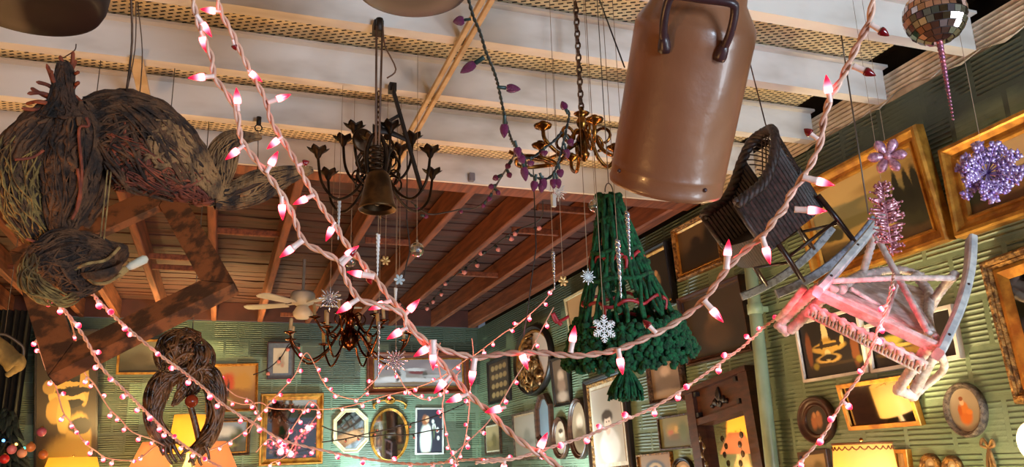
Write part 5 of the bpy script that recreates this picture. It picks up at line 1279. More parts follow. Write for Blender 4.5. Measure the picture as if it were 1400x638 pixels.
for nm_, pts in (('front_post', [(1126, 388, 2.30), (1096, 412, 2.42), (1068, 440, 2.545)]), ('front_post', [(1141, 392, 2.31), (1112, 420, 2.42), (1080, 452, 2.54)]),
                 ('front_post', [(1286, 470, 2.12), (1268, 500, 2.23), (1250, 536, 2.35)]), ('front_post', [(1270, 472, 2.13), (1250, 500, 2.23), (1228, 532, 2.35)])):
    mb = MB(); wrapped(mb, [Y(*p) for p in pts], .019, seed=int(pts[0][0])); mb.build(nm_, M['white_chair'], t)
mb = MB(); wrapped(mb, [Y(1286, 484, 2.14), Y(1290, 505, 2.24), Y(1262, 530, 2.36), Y(1245, 545, 2.37)], .013, seed=5)
mb.build('arm_end', M['white_chair'], t); mb = MB(); wrapped(mb, [Y(1064, 436, 2.55), Y(1078, 420, 2.46), Y(1100, 392, 2.36)], .013, seed=6)
mb.build('arm_end', M['white_chair'], t); mb = MB(); wrapped(mb, [Y(1062, 442, 2.55), Y(1078, 456, 2.55)], .018, seed=7); mb.build('arm_end', M['white_chair'], t); mb = MB(); wrapped(mb, [Y(1225, 532, 2.35), Y(1252, 542, 2.35)], .018, seed=8); mb.build('arm_end', M['white_chair'], t)
mb = MB(); mb.beam(Y(1122, 402, 2.29), Y(1284, 477, 2.11), .02, .045, up=upw); mb.build('front_rail', M['white_chair'], t)
mb = MB(); a0, a1 = Y(1112, 412, 2.32), Y(1272, 492, 2.13); n = 64; c0, c1 = a0+upw*.075, a1+upw*.075
mb.tube([c0, c1], .006, 7); mb.tube([a0+upw*.02, a1+upw*.02], .006, 7)
for s in range(3):
    mb.tube([a0+(a1-a0)*(i/n)+upw*(.047+.028*math.sin(i*1.05+s*2.1))+IMF*-.006*math.cos(i*1.05+s*2.1) for i in range(n+1)], .0045, 6)
for k in range(12):
    p = a0+(a1-a0)*((k+.5)/12)+upw*.03; mb.sphere(p-IMD*.004, .016, 8, 6, sc=(1, .8, 1))
mb.build('twisted_apron', M['white_chair'], t)
for nm_, pts, r in (('cross_brace', [(1136, 384, 2.28), (1220, 380, 2.27), (1304, 380, 2.22)], .011), ('cross_brace', [(1196, 318, 2.44), (1232, 386, 2.29), (1270, 456, 2.14)], .012),
                    ('back_leg', [(1198, 312, 2.47), (1188, 345, 2.56), (1178, 380, 2.64)], .016), ('back_leg', [(1306, 374, 2.24), (1284, 400, 2.36), (1270, 425, 2.46)], .017),
                    ('seat_rail', [(1178, 376, 2.64), (1226, 368, 2.60), (1262, 378, 2.55)], .017), ('seat_rail', [(1150, 396, 2.34), (1162, 384, 2.5), (1180, 374, 2.64)], .018),
                    ('seat_rail', [(1272, 455, 2.16), (1268, 432, 2.32), (1270, 400, 2.46), (1250, 375, 2.55)], .018), ('cross_brace', [(1162, 394, 2.36), (1215, 425, 2.34), (1258, 452, 2.26)], .008),
                    ('cross_brace', [(1228, 386, 2.35), (1216, 420, 2.3), (1205, 446, 2.22)], .007), ('cross_brace', [(1240, 400, 2.35), (1258, 428, 2.28), (1280, 462, 2.13)], .012)):
    mb = MB(); wrapped(mb, [Y(*p) for p in pts], r, seed=int(pts[0][0]+pts[0][1])); mb.build(nm_, M['white_chair'], t)
mb = MB(); qd = [Y(1140, 404, 2.36), Y(1266, 462, 2.2), Y(1266, 398, 2.52), Y(1182, 378, 2.66)]; nv = ((qd[1]-qd[0]).cross(qd[3]-qd[0])).normalized()
mb.add(qd+[p+nv*.012 for p in qd], [(0, 1, 2, 3), (7, 6, 5, 4), (0, 4, 5, 1), (1, 5, 6, 2), (2, 6, 7, 3), (3, 7, 4, 0)]); mb.build('seat', M['white_chair'], t)
mb = MB(); a = Y(1187, 292, 2.47); b_ = Y(1141, -12, 2.47); b_ = a+(b_-a)*min(1, (3.19-a.z)/(b_.z-a.z)); mb.tube([a, b_], .0032, 6)
if b_.z < 3.2: mb.tube([b_, up_to(b_)], .0032, 6)
mb.build('hanging_cord', M['wire_grey'], t)

# ---- wooden overmantel mirror
B_ = fit_quad('R', [(935, 527), (1024, 504), (1058, 740), (965, 765)], .09); c, u, v, n, w, h = B_
t = thing('overmantel_mirror', 'dark wooden wall mirror with a carved header board left of the pale green pipe', 'mirror', c)
th = .09
def lb(mb, x0, x1, y0, y1, z0, z1):
    vs = [c+u*x+v*y+n*z for x in (x0, x1) for y in (y0, y1) for z in (z0, z1)]
    mb.add(vs, [(0, 1, 3, 2), (4, 6, 7, 5), (0, 4, 5, 1), (2, 3, 7, 6), (0, 2, 6, 4), (1, 5, 7, 3)])
ht = h/2-h*.245; rail = w*.13
mb = MB(); lb(mb, -w/2, w/2, -h/2, h/2, 0, .02); lb(mb, -w/2, -w/2+rail, -h/2, h/2, .02, th); lb(mb, w/2-rail, w/2, -h/2, h/2, .02, th); lb(mb, -w/2, w/2, -h/2, -h/2+rail, .02, th)
lb(mb, -w/2+rail, w/2-rail, ht, ht+.04, .02, th*.95); lb(mb, -w/2-.008, w/2+.008, h/2-.03, h/2, .02, th+.012); mb.build('frame', M['cabinet'], t)
mb = MB(); lb(mb, -w/2+rail, w/2-rail, ht+.03, h/2-.02, .02, th*.7); mb.build('header_board', M['cabinet'], t)
mb = MB(); hy = (ht+h/2)/2+.0
for x, y, r, sy in ((0, .02, .03, 1.5), (-.04, -.015, .022, .9), (.04, -.015, .022, .9), (-.07, -.03, .014, .7), (.07, -.03, .014, .7), (0, -.03, .035, .5)):
    for k in range(3): mb.tube(cr_path([c+u*(x*1.1)+v*(hy+y-r*sy)+n*(th*.7), c+u*(x*1.1+(k-1)*r*.6)+v*(hy+y)+n*(th*.7+.012), c+u*(x*1.05)+v*(hy+y+r*sy)+n*(th*.7)], 4), .008, 6)
mb.build('carved_crest', M['black_frame'], t)
for x in (-1, 1):
    for y in (ht+.06, h/2-.05):
        mb = MB(); lb(mb, x*(w/2-rail*1.35)-.013, x*(w/2-rail*1.35)+.013, y-.013, y+.013, th*.6, th+.004); mb.build('corner_block', M['black_frame'], t)
mb = MB(); lb(mb, -w/2+rail*.9, w/2-rail*.9, -h/2+rail*.9, ht+.004, .02, .03); mb.build('mirror_glass', M['mirror'], t)
for pts, lab in ((((956, 592), (958, 600), (963, 610), (961, 622), (966, 634)), 'strand of dark polished stones hanging at the left of the wooden mirror'), (((1012, 586), (1014, 594), (1012, 607), (1016, 620), (1013, 633)), 'strand of dark polished stones hanging at the right of the wooden mirror')):
    P = [atx(x, y, XR-.105) for x, y in pts]; bt = thing('stone_strand', lab, 'bead strand', P[0])
    mb = MB(); mb.tube(P, .0015, 5); mb.build('cord', M['thread'], bt)
    for p in P[1:]:
        mb = MB(); mb.sphere(p, .016, 14, 10, sc=(.45, .85, 1.1)); mb.sphere(p-Vector((.004, 0, 0)), .0175, 12, 8, sc=(.3, .9, 1.12)); mb.build('stone', M['stone_dark'], bt)

# ---- lamps
LAMPS = []
def lamp(name, label, p, rt, rb, hs, m, base_z, trim=True, ribs=0, group=None):
    """p: centre of the shade's top rim"""
    t = thing(name, label, 'lamp', (p.x, p.y, base_z), group)
    n = 40; mb = MB()
    def wavy(q, a, i): return Vector((q.x*(1+.012*math.cos(a*ribs)), q.y*(1+.012*math.cos(a*ribs)), q.z)) if ribs else q
    A_ = Matrix.Translation((p.x, p.y, p.z-hs))
    mb.lathe([(rb, 0), (rb*.6+rt*.4, hs*.4), (rt, hs), (rt-.004, hs), (rb*.6+rt*.4-.004, hs*.4), (rb-.004, 0), (rb, 0)], n, A_, fn=wavy); o = mb.build('lamp_shade', m, t)
    if trim:
        for z, r in ((0, rb), (hs, rt)): mb = MB(); mb.tube([Vector((p.x+r*1.01*math.cos(q), p.y+r*1.01*math.sin(q), p.z-hs+z)) for q in [k*PI/20 for k in range(41)]], .005, 6, cap=False); mb.build('braid_band', M['trim_brown'], o)
        mb = MB()
        for k in range(24):
            a0, a1 = 2*PI*k/24, 2*PI*(k+1)/24
            mb.tube([Vector((p.x+rt*1.03*math.cos(a0+(a1-a0)*f), p.y+rt*1.03*math.sin(a0+(a1-a0)*f), p.z-.012-.014*math.sin(PI*f))) for f in (0, .25, .5, .75, 1)], .0028, 5)
        mb.build('braid_trim', M['trim_brown'], o)
    mb = MB(); zb = p.z-hs-base_z; k = zb
    mb.lathe([(0, 0), (.07, 0), (.075, .01), (.05, .025), (.03, .05), (.06, k*.3), (.075, k*.5), (.05, k*.75), (.02, k*.9), (.012, k), (.01, k+hs*.3), (0, k+hs*.3)], 24, Matrix.Translation((p.x, p.y, base_z))); mb.build('lamp_base', M['ceramic'], t)
    mb = MB(); mb.tube([Vector((p.x, p.y, p.z-hs*.7)), Vector((p.x, p.y, p.z+.012))], .003, 6); mb.sphere(Vector((p.x, p.y, p.z+.016)), .008, 8, 6)
    for k in range(3): mb.tube([Vector((p.x, p.y, p.z-.004)), Vector((p.x+rt*math.cos(2.1*k), p.y+rt*math.sin(2.1*k), p.z-.004))], .002, 5)
    mb.build('harp', M['brass'], t)
    return Vector((p.x, p.y, p.z-hs*.5))
def table(name, label, x0, x1, y0, y1, z):
    t = thing(name, label, 'table', ((x0+x1)/2, (y0+y1)/2, 0))
    mb = MB(); mb.box(((x0+x1)/2, (y0+y1)/2, z-.02), (x1-x0, y1-y0, .04)); mb.build('table_top', M['cabinet'], t)
    mb = MB(); mb.box(((x0+x1)/2, (y0+y1)/2, (z-.04+.1)/2+.0), (x1-x0-.06, y1-y0-.06, z-.14)); mb.build('body', M['cabinet'], t)
    for x in (x0+.05, x1-.05):
        for y in (y0+.05, y1-.05): mb = MB(); mb.beam((x, y, .0), (x, y, .12), .05, .05, up=Vector((0, 1, 0))); mb.build('leg', M['cabinet'], t)
pr_ = atx(1178, 606, 2.60)
lp1 = lamp('table_lamp', 'lit cream lamp with a scalloped brown braid at the bottom right', pr_, .118, .135, .2, M['shade_cream'], 1.05, ribs=0)
# lamp that shows in the narrow gold mirror
_, gB, gw, gh = gm; gc, gu, gv, gn = gB; mp_ = atx(1215, 545, gc.x-.03); vi = (mp_-Vector((0, 0, EYE))).normalized(); vr = vi-gn*(2*vi.dot(gn))
lq = mp_+vr*3.0; lpE = lamp('floor_lamp', 'lit cream shade that shows as a reflection in the narrow gold framed mirror', lq+UPZ*.13, .12, .14, .24, M['shade_cream'], 0, trim=False)
print('MIRROR LAMP', tuple(lq), proj(lq+UPZ*.15))
table('side_cabinet', 'dark side cabinet standing under the lamps by the right wall', 2.25, 2.84, 1.2, max(2.75, pr_.y+.2), 1.05)
pg = atx(1412, 582, 2.55)
t = thing('globe_lamp', 'white globe lamp just cut by the right edge', 'lamp', (pg.x, pg.y, 1.05)); cgl = Vector((pg.x, pg.y, pg.z-.05))
mb = MB(); mb.sphere(cgl, .055, 20, 14, sc=(1, 1, 1.25)); mb.build('lamp_globe', emis('lit white globe', '#ffdca8', .9, '#e8e0d0'), t)
mb = MB(); mb.lathe([(0, 0), (.06, 0), (.06, .012), (.02, .03), (.014, cgl.z-1.05-.06), (.03, cgl.z-1.05-.05), (0, cgl.z-1.05-.05)], 20, Matrix.Translation((pg.x, pg.y, 1.05))); mb.build('lamp_base', M['brass'], t)
l2 = aty(261, 567, 8.75); lpA = lamp('table_lamp', 'lit yellow drum lamp seen through the arms of the twisted vine figure', l2, .15, .19, .36, M['shade_yellow'], 1.16, trim=False)
l3 = aty(209, 604, 8.5); lpB = lamp('table_lamp', 'lit blush cone lamp left of the twisted vine figure', l3, .09, .2, .26, M['shade_pink'], 1.16, trim=False)
l4 = aty(296, 603, 8.5); lpC = lamp('table_lamp', 'lit blush cone lamp right of the twisted vine figure', l4, .09, .2, .24, M['shade_pink'], 1.16, trim=False)
l5 = aty(100, 625, 8.75); lpD = lamp('table_lamp', 'lit yellow lamp below the dark banner in the left corner', l5, .2, .27, .24, M['shade_yellow'], 1.16, trim=False)
table('sideboard', 'long dark sideboard carrying the lamps by the back wall', -1.75, .4, 8.15, 9.35, 1.16)

# ---- twine on the right wall
p = atx(1352, 612, XR-.012); t = thing('twine_bow', 'knotted tan twine hanging on the right wall near the corner lamp', 'twine', p)
mb = MB()
for dx, dz, L in ((-.02, .03, 1), (.02, .035, 1)): mb.tube(cr_path([p, p+Vector((0, dx, dz)), p+Vector((-.004, dx*1.5, dz*.3)), p], 5), .006, 6)
for dy in (-.02, .0, .02): mb.tube(cr_path([p, p+Vector((-.004, dy*.7, -.05)), p+Vector((0, dy, -.11))], 4), .006, 6)
mb.build('rope', M['fibre'], t)

# ---- left corner: banner, curtain, pale shape, decorated tree
A_ban = art('dark banner with tan brush shapes', '#2e2214', '#3a2a14', [(.6, .74, .10, .05, '#c8a05a', .08), (.82, .7, .05, .12, '#b08c46', .08), (.55, .64, .3, .035, '#140e08', .1), (.35, .55, .16, .08, '#b89048', .08), (.55, .62, .2, .02, '#b08a44', .1), (.52, .72, .14, .05, '#c09a50', .08), (.8, .6, .08, .16, '#a88240', .08), (.6, .5, .22, .05, '#bc9450', .08), (.6, .47, .2, .03, '#18110a', .1), (.3, .42, .14, .10, '#a07a3a', .08), (.45, .38, .12, .14, '#b08a44', .08), (.2, .6, .1, .05, '#96723a', .12), (.6, .56, .3, .03, '#140e08', .12), (.7, .2, .22, .2, '#a07c34', .12), (.45, .1, .3, .12, '#a8823a', .4), (.72, .3, .2, .06, '#241a0c', .12)], dist=.06, nscale=3)
picture('banner', 'dark banner with tan brushed shapes in the left corner', 'banner', 'B', [(46, 452), (134, 450), (134, 642), (47, 642)], .02, M['black_frame'], A_ban, th=.02, kind='flat')
a0, a1 = aty(-30, 440, 8.9), aty(44, 440, 8.9); mb = MB(); n = 60
vs = [];  
for i in range(n+1):
    x = a0.x+(a1.x-a0.x)*i/n; yy = 8.9+.03*math.sin(i*.9)
    for z in (.02, 1.2, 2.2, 3.15): vs.append((x, yy+.01*math.sin(i*.5+z), z))
for i in range(n+1):
    x = a0.x+(a1.x-a0.x)*i/n; yy = 8.906+.03*math.sin(i*.9)
    for z in (.02, 1.2, 2.2, 3.15): vs.append((x, yy+.01*math.sin(i*.5+z), z))
K = (n+1)*4
fs = [(i*4+j, (i+1)*4+j, (i+1)*4+j+1, i*4+j+1) for i in range(n) for j in range(3)]
fs += [tuple(K+k for k in f[::-1]) for f in fs]
mb.add(vs, fs, True)
tag(mb.build('dark_curtain', M['curtain']), 'near black curtain hanging in the left corner', 'curtain')
t = thing('pale_ornament', 'pale drooping cloth shape hanging at the left edge before the dark curtain', 'ornament', at(10, 485, 5))
mb = MB(); s = 5/F
mb.tube(cr_path([at(-12, 476, 5), at(4, 482, 5), at(18, 494, 5), at(24, 500, 5), at(16, 508, 5), at(8, 514, 5)], 5), [16*s, 16*s, 15*s, 14*s, 13*s, 12*s, 12*s, 11*s, 11*s, 11*s, 12*s, 13*s, 12*s, 11*s, 10*s, 8*s, 7*s, 6*s, 5*s, 5*s, 4*s, 4*s, 4*s, 3*s, 3*s, 1*s], 12); mb.build('cloth_body', mat('dingy cream cloth', '#8f7c46', '#5d4f2c', rough=.9, ns=9), t)
mb = MB(); mb.tube(cr_path([at(-10, 458, 5), at(6, 457, 5), at(22, 466, 5), at(32, 476, 5), at(30, 492, 5)], 5), .008, 6); a = at(6, 457, 5); mb.tube([a, up_to(a)], .002, 4); mb.build('wire_loop', M['wire_grey'], t)
p = aty(22, 566, 7.2); t = thing('christmas_tree', 'dark Christmas tree with coloured lights in the lower left corner', 'tree', (p.x-.05, 7.2, 0))
mb = MB(); rnd = random.Random(77); tx, ty, tz = p.x-.05, 7.2, p.z
for k in range(420):
    f = rnd.random()**.7; a = rnd.uniform(0, 2*PI); r = .05+.45*f; z = tz-1.15*f
    b_ = Vector((tx+r*.25*math.cos(a), ty+r*.25*math.sin(a), z+.06)); e = Vector((tx+r*math.cos(a), ty+r*math.sin(a), z-rnd.uniform(0, .05)))
    mb.tube([b_, (b_+e)/2+UPZ*.02, e], [.012, .022, .006], 5)
mb.build('branches', M['pine'], t)
mb = MB(); mb.tube([(tx, ty, 0), (tx, ty, tz)], [.04, .008], 8); mb.build('trunk', M['bark'], t)
for x, y, c_, lab in ((16, 614, '#c06a70', 'pink ball'), (30, 619, '#c98a6a', 'peach ball'), (42, 611, '#c0703a', 'orange ball'), (59, 621, '#b0602a', 'rust ball'), (6, 627, '#b02020', 'red ball'), (57, 590, '#a85060', 'rose ball')):
    q = aty(x, y, 6.85); r = 5.2*7.1/F
    o = thing('bauble', lab+' on the Christmas tree in the lower left corner', 'ornament', q, 'baubles on the corner tree')
    mb = MB(); mb.sphere(q, r, 14, 10); mb.build('ball', mat('bauble '+lab, c_, rough=.3), o)
    mb = MB(); mb.lathe([(r*.3, r*.95), (r*.3, r*1.2), (0, r*1.2)], 8, Matrix.Translation(q)); mb.build('cap', M['gold'], o)
tl = thing('tree_lights', 'coloured fairy lights on the Christmas tree in the lower left corner', 'string lights', aty(30, 600, 6.85))
P = []
for k in range(60):
    f = k/59; a = f*22; r = .03+.36*f; P.append(Vector((tx+r*math.cos(a), ty+r*math.sin(a), tz-.02-.8*f)))
mb = MB(); mb.tube(P, .004, 4); mb.build('wire', M['cord_green'], tl)
cols = [emis('tree light '+n_, c_, 6) for n_, c_ in (('teal', '#30ffd0'), ('red', '#ff3030'), ('blue', '#50a0ff'), ('amber', '#ffb050'))]
for k in range(1, 60, 2):
    mb = MB(); mb.sphere(P[k]+Vector((0, -.01, 0)), .011, 6, 5); mb.build('bulb', cols[k//2 % 4], tl)
# ================================================================= light strings
def proto(fn):
    mb = MB(); fn(mb); return mb
def mesh_of(mb, name, mats):
    o = mb.build(name, mats, origin=(0, 0, 0)); me = o.data; bpy.data.objects.remove(o); return me
mb = MB(); mb.lathe([(0, 0), (.16, 0), (.17, .05), (.15, .3), (.17, .9), (.19, 1), (.12, 1.0), (0, 1.0)], 12); ME_sock = mesh_of(mb, 'bulb_socket', M['socket_white'])
mb = MB(); mb.lathe([(0, 0), (.14, 0), (.16, .15), (.15, .35), (.09, .7), (.03, .93), (0, 1)], 12); ME_hot = mesh_of(mb, 'bulb', M['bulb_hot'])
mb = MB(); mb.lathe([(0, 0), (.14, 0), (.16, .15), (.15, .35), (.09, .7), (.03, .93), (0, 1)], 12); ME_off = mesh_of(mb, 'bulb', M['bulb_off'])
mb = MB(); mb.lathe([(0, 0), (.2, .04), (.34, .3), (.33, .45), (.2, .75), (0, 1)], 7); ME_fairy = None
def two(m0, m1):
    mb = MB(); mb.lathe([(0, 0), (.16, 0), (.17, .5), (0, .5)], 7, m=0); mb.lathe([(0, .45), (.24, .48), (.29, .62), (.26, .78), (.10, .95), (0, 1)], 8, m=1)
    return mesh_of(mb, 'bulb', [m0, m1])
ME_fairy = two(M['socket_white'], M['bulb_fairy'])
ME_pale = two(M['cord_green'], M['bulb_pale'])
ME_purs = two(M['socket_green'], M['bulb_purple'])
mb = MB(); mb.lathe([(0, 0), (.17, 0), (.19, .08), (.17, .3), (.19, .95), (.13, 1), (0, 1)], 12); ME_gsock = mesh_of(mb, 'bulb_socket', M['socket_green'])
mb = MB(); mb.lathe([(0, 0), (.2, .02), (.27, .2), (.29, .35), (.24, .6), (.13, .85), (.04, .97), (0, 1)], 10, smooth=False); ME_pur = mesh_of(mb, 'bulb', M['bulb_purple'])
def place(me, name, parent, a, b, wscale=1.0):
    o = bpy.data.objects.new(name, me); C.objects.link(o); o.parent = parent
    d = b-a; L = d.length
    Mx = Matrix.Translation(a) @ Vector((0, 0, 1)).rotation_difference(d.normalized()).to_matrix().to_4x4() @ Matrix.Diagonal((L*wscale, L*wscale, L, 1))
    base = parent.matrix_local_world if hasattr(parent, 'matrix_local_world') else None
    o.matrix_basis = Matrix.Translation(-Vector(parent.location)) @ Mx
    return o
def nearest_d(pts, x, y):
    best = min(range(len(pts)), key=lambda i: (pts[i][0]-x)**2+(pts[i][1]-y)**2); return pts[best][2]
def dense(pts, per=8):
    out = [tuple(p) for p in cr_path([Vector(p) for p in pts], per)]; return out
def cord(mb, P, r, twist=True, pitch=.045):
    P = resample(P, max(.006, r*2.2)) if twist else P
    if not twist: mb.tube(P, r, 6); return
    for s in range(2):
        Q = []; acc = 0
        for i, p in enumerate(P):
            t = (P[min(i+1, len(P)-1)]-P[max(i-1, 0)]).normalized(); x = t.orthogonal().normalized()
            x = (UPZ-t*t.z); x = x.normalized() if x.length > .05 else t.orthogonal().normalized(); y = t.cross(x)
            if i: acc += (p-P[i-1]).length
            a = acc/pitch*2*PI+s*PI; Q.append(p+(x*math.cos(a)+y*math.sin(a))*r*1.05)
        mb.tube(Q, r, 6)
def near_string(label, pts, bulbs, r=.0023, group='pink minilight strings'):
    dp = dense(pts); P = [at(*p) for p in dp]
    t = thing('light_string', label, 'string lights', P[len(P)//2], group)
    mb = MB(); cord(mb, P, r); mb.build('cord', M['cord_white'], t)
    for bx_, by_, tx_, ty_, lit, *ex in bulbs:
        d = nearest_d(dp, bx_, by_); a = at(bx_, by_, d-.004); b = at(tx_, ty_, d-.004+(ex[0] if ex else 0))
        s = ex[1] if len(ex) > 1 else .52
        mid = a+(b-a)*s; L = (b-a).length
        k = .0055/(L*.17) if L > 0 else 1
        o = place(ME_sock, 'bulb_socket', t, a, mid, min(1.5, .0062/(.17*(mid-a).length)))
        bo = bpy.data.objects.new('bulb', ME_hot if lit else ME_off); C.objects.link(bo); bo.parent = o
        bl = (b-mid).length
        if lit and bl < .022: bl = .022
        Mx = Matrix.Translation(mid-(b-a).normalized()*.001) @ Vector((0, 0, 1)).rotation_difference((b-a).normalized()).to_matrix().to_4x4() @ Matrix.Diagonal((.0052/.16, .0052/.16, bl, 1))
        Wo = Matrix.Translation(Vector(t.location)) @ o.matrix_basis
        bo.matrix_basis = Wo.inverted() @ Mx
    return t
S1 = [(262, -14, 1.25), (268, 20, 1.24), (277, 48, 1.23), (290, 80, 1.22), (293, 104, 1.21), (312, 130, 1.2), (324, 155, 1.2), (330, 190, 1.2), (345, 212, 1.19), (364, 236, 1.18), (385, 265, 1.17), (401, 294, 1.17), (414, 328, 1.16), (438, 343, 1.15), (463, 357, 1.15), (470, 375, 1.15), (478, 390, 1.15), (492, 409, 1.14), (520, 417, 1.14), (550, 428, 1.14), (557, 447, 1.14), (578, 462, 1.14), (607, 478, 1.14), (638, 486, 1.14), (650, 489, 1.14), (690, 483, 1.13), (740, 482, 1.12), (790, 486, 1.11), (842, 478, 1.1), (880, 463, 1.1), (920, 443, 1.1), (960, 412, 1.09), (988, 375, 1.08), (1015, 345, 1.07), (1043, 322, 1.06), (1060, 298, 1.05), (1073, 285, 1.05), (1078, 270, 1.05), (1096, 245, 1.05), (1110, 222, 1.05), (1123, 190, 1.05), (1126, 165, 1.05), (1136, 132, 1.05), (1148, 112, 1.05), (1160, 88, 1.05), (1172, 62, 1.05), (1186, 35, 1.05), (1192, 10, 1.05), (1196, -16, 1.05)]
near_string('white twisted string with big pink bulbs sweeping to the upper right corner', S1, [
    (268, 20, 285, 44, 1), (274, 42, 279, 60, 1), (293, 104, 266, 106, 1), (326, 152, 324, 130, 1), (334, 198, 316, 212, 1), (364, 236, 376, 214, 1), (385, 268, 386, 292, 1), (414, 328, 386, 349, 1),
    (464, 357, 484, 341, 1), (466, 362, 490, 336, 0), (490, 408, 466, 424, 1), (557, 447, 538, 458, 1), (592, 464, 592, 504, 1), (649, 489, 644, 524, 1), (713, 483, 715, 488, 1), (780, 482, 785, 451, 1), (845, 476, 850, 504, 1), (897, 455, 878, 436, 0), (962, 410, 985, 436, 1), (993, 368, 996, 332, 1),
    (1042, 323, 1051, 354, 1), (1086, 286, 1124, 288, 1), (1097, 242, 1136, 252, 1), (1118, 190, 1098, 175, 0), (1135, 140, 1131, 113, 1), (1166, 90, 1199, 104, 0), (1190, 33, 1217, 50, 0), (594, 470, 574, 482, 1)])
S2 = [(296, -14, 1.33), (302, 16, 1.32), (318, 46, 1.31), (330, 72, 1.3), (345, 103, 1.29), (362, 134, 1.28), (371, 165, 1.27), (385, 188, 1.26), (404, 220, 1.25), (419, 248, 1.24), (430, 266, 1.23), (446, 292, 1.22), (459, 308, 1.21), (470, 328, 1.2), (488, 350, 1.19), (502, 368, 1.18), (514, 380, 1.17), (530, 404, 1.16), (548, 424, 1.155), (562, 446, 1.15), (582, 472, 1.15), (600, 492, 1.14), (616, 510, 1.14), (640, 538, 1.13), (668, 562, 1.12), (692, 586, 1.11), (716, 606, 1.1), (744, 624, 1.1), (776, 646, 1.1)]
near_string('white twisted string with big pink bulbs running from top left to bottom centre', S2, [
    (302, 16, 286, 14, 1), (318, 54, 323, 70, 0), (338, 96, 347, 103, 1), (366, 140, 392, 131, 1), (386, 186, 374, 196, 1), (406, 226, 424, 220, 0), (430, 266, 408, 276, 1), (458, 303, 450, 320, 1),
    (512, 378, 478, 372, 1), (500, 368, 508, 390, 0), (552, 432, 567, 416, 1), (535, 410, 512, 420, 1), (615, 513, 600, 530, 1), (640, 538, 619, 546, 1), (692, 556, 676, 560, 1), (735, 618, 742, 604, 1)])
def auto_string(label, pts, step, blen, r=.003, m='cord_white', me=None, seed=0, group=None, twist=False, skip=0, up=.0, down=.7):
    rnd = random.Random(seed); P = [at(*p) for p in dense(pts)]
    t = thing('light_string', label, 'string lights', P[len(P)//2], group)
    mb = MB(); cord(mb, P, r, twist, .06); mb.build('cord', M[m], t)
    Q = resample(P, step); k = 0
    for i, p in enumerate(Q):
        if i == 0 or k >= 99: continue
        v = IMR*rnd.uniform(-1, 1)+IMD*(rnd.uniform(-1, 1)+down)+IMF*rnd.uniform(-.5, .3)
        v.normalize(); p = p+(Q[i]-Q[i-1])*rnd.uniform(-.3, .3)
        place(me or ME_fairy, 'bulb', t, p, p+v*blen*rnd.uniform(.85, 1.1)); k += 1
    return t
G = 'pink fairy light strings'
def px(*a): return [(x, y, d) for x, y, d in a]
fy = dict(step=.062, blen=.038)
auto_string('thick pale light string from the bark sculpture past the timber frame to the left lamps', px((62, 398, 2.15), (83, 418, 2.3), (114, 459, 2.4), (138, 501, 2.5), (172, 535, 2.6), (207, 570, 2.8), (235, 596, 3), (275, 624, 3.2), (310, 642, 3.3)), .085, .027, .0025, seed=1, group=G, twist=True)
auto_string('thick pale light string from the bark head across the autumn painting to the bottom centre', px((102, 368, 2.1), (118, 392, 2.2), (148, 425, 2.35), (183, 456, 2.5), (221, 487, 2.6), (248, 506, 2.7), (276, 528, 2.8), (310, 556, 2.9), (350, 580, 3), (386, 601, 3), (436, 614, 3), (502, 627, 3), (574, 634, 2.9), (640, 628, 2.8), (702, 626, 2.8)), .095, .027, .0026, seed=2, group=G, twist=True)
auto_string('fairy light string hanging down the left edge beside the dark banner', px((46, 436, 4), (50, 460, 4), (62, 502, 4.1), (76, 527, 4.2), (86, 562, 4.2), (98, 578, 4.3), (115, 604, 4.4), (131, 616, 4.5), (148, 626, 4.6), (186, 628, 4.6), (212, 610, 4.6), (238, 598, 4.6)), .085, .034, seed=3, group=G)
auto_string('short fairy light string behind the timber frame, left of the twisted vine figure', px((86, 418, 3.4), (97, 440, 3.5), (107, 478, 3.6), (115, 508, 3.7), (129, 525, 3.8), (148, 556, 3.9), (165, 573, 4), (181, 590, 4), (207, 600, 4.1), (230, 612, 4.2)), .085, .03, seed=4, group=G)
auto_string('fairy light string peaking under the candle chandelier, falling left to the gold mirror', px((340, 592, 5), (350, 573, 5), (381, 537, 5), (402, 514, 5), (412, 492, 5), (419, 482, 5), (426, 490, 5), (433, 504, 5), (442, 522, 5), (453, 535, 5), (468, 542, 5), (488, 545, 5), (500, 536, 5)), .09, .038, seed=5, group=G)
auto_string('long fairy light string sagging across the gold mirror and rising to the right room corner', px((296, 540, 5), (330, 552, 5), (356, 550, 5), (372, 558, 5), (402, 559, 5), (447, 559, 5), (481, 554, 5), (529, 540, 5), (557, 533, 5), (598, 518, 4.9), (636, 492, 4.8), (653, 482, 4.7), (690, 454, 4.6), (702, 448, 4.6), (726, 428, 4.5), (745, 410, 4.5), (757, 394, 4.5)), .1, .038, seed=6, group=G)
auto_string('fairy light string drooping from the starburst ornament across the snowy village painting', px((498, 533, 4.6), (512, 520, 4.6), (528, 498, 4.6), (543, 511, 4.6), (553, 528, 4.6), (564, 538, 4.6), (578, 545, 4.6), (592, 544, 4.6), (604, 538, 4.6), (618, 520, 4.6), (630, 506, 4.6)), .09, .036, seed=7, group=G)
auto_string('fairy light string hanging straight down right of the snowy village painting', px((645, 462, 4.4), (647, 480, 4.4), (646, 508, 4.4), (643, 532, 4.4), (641, 566, 4.4), (636, 601, 4.4), (628, 622, 4.4), (618, 640, 4.4)), .085, .034, seed=8, group=G)
auto_string('fairy light string dropping from the big bulbs beside the lily girl picture', px((602, 468, 4.4), (598, 490, 4.4), (607, 535, 4.4), (605, 556, 4.4), (610, 590, 4.4), (615, 612, 4.4), (626, 632, 4.4)), .09, .034, seed=9, group=G)
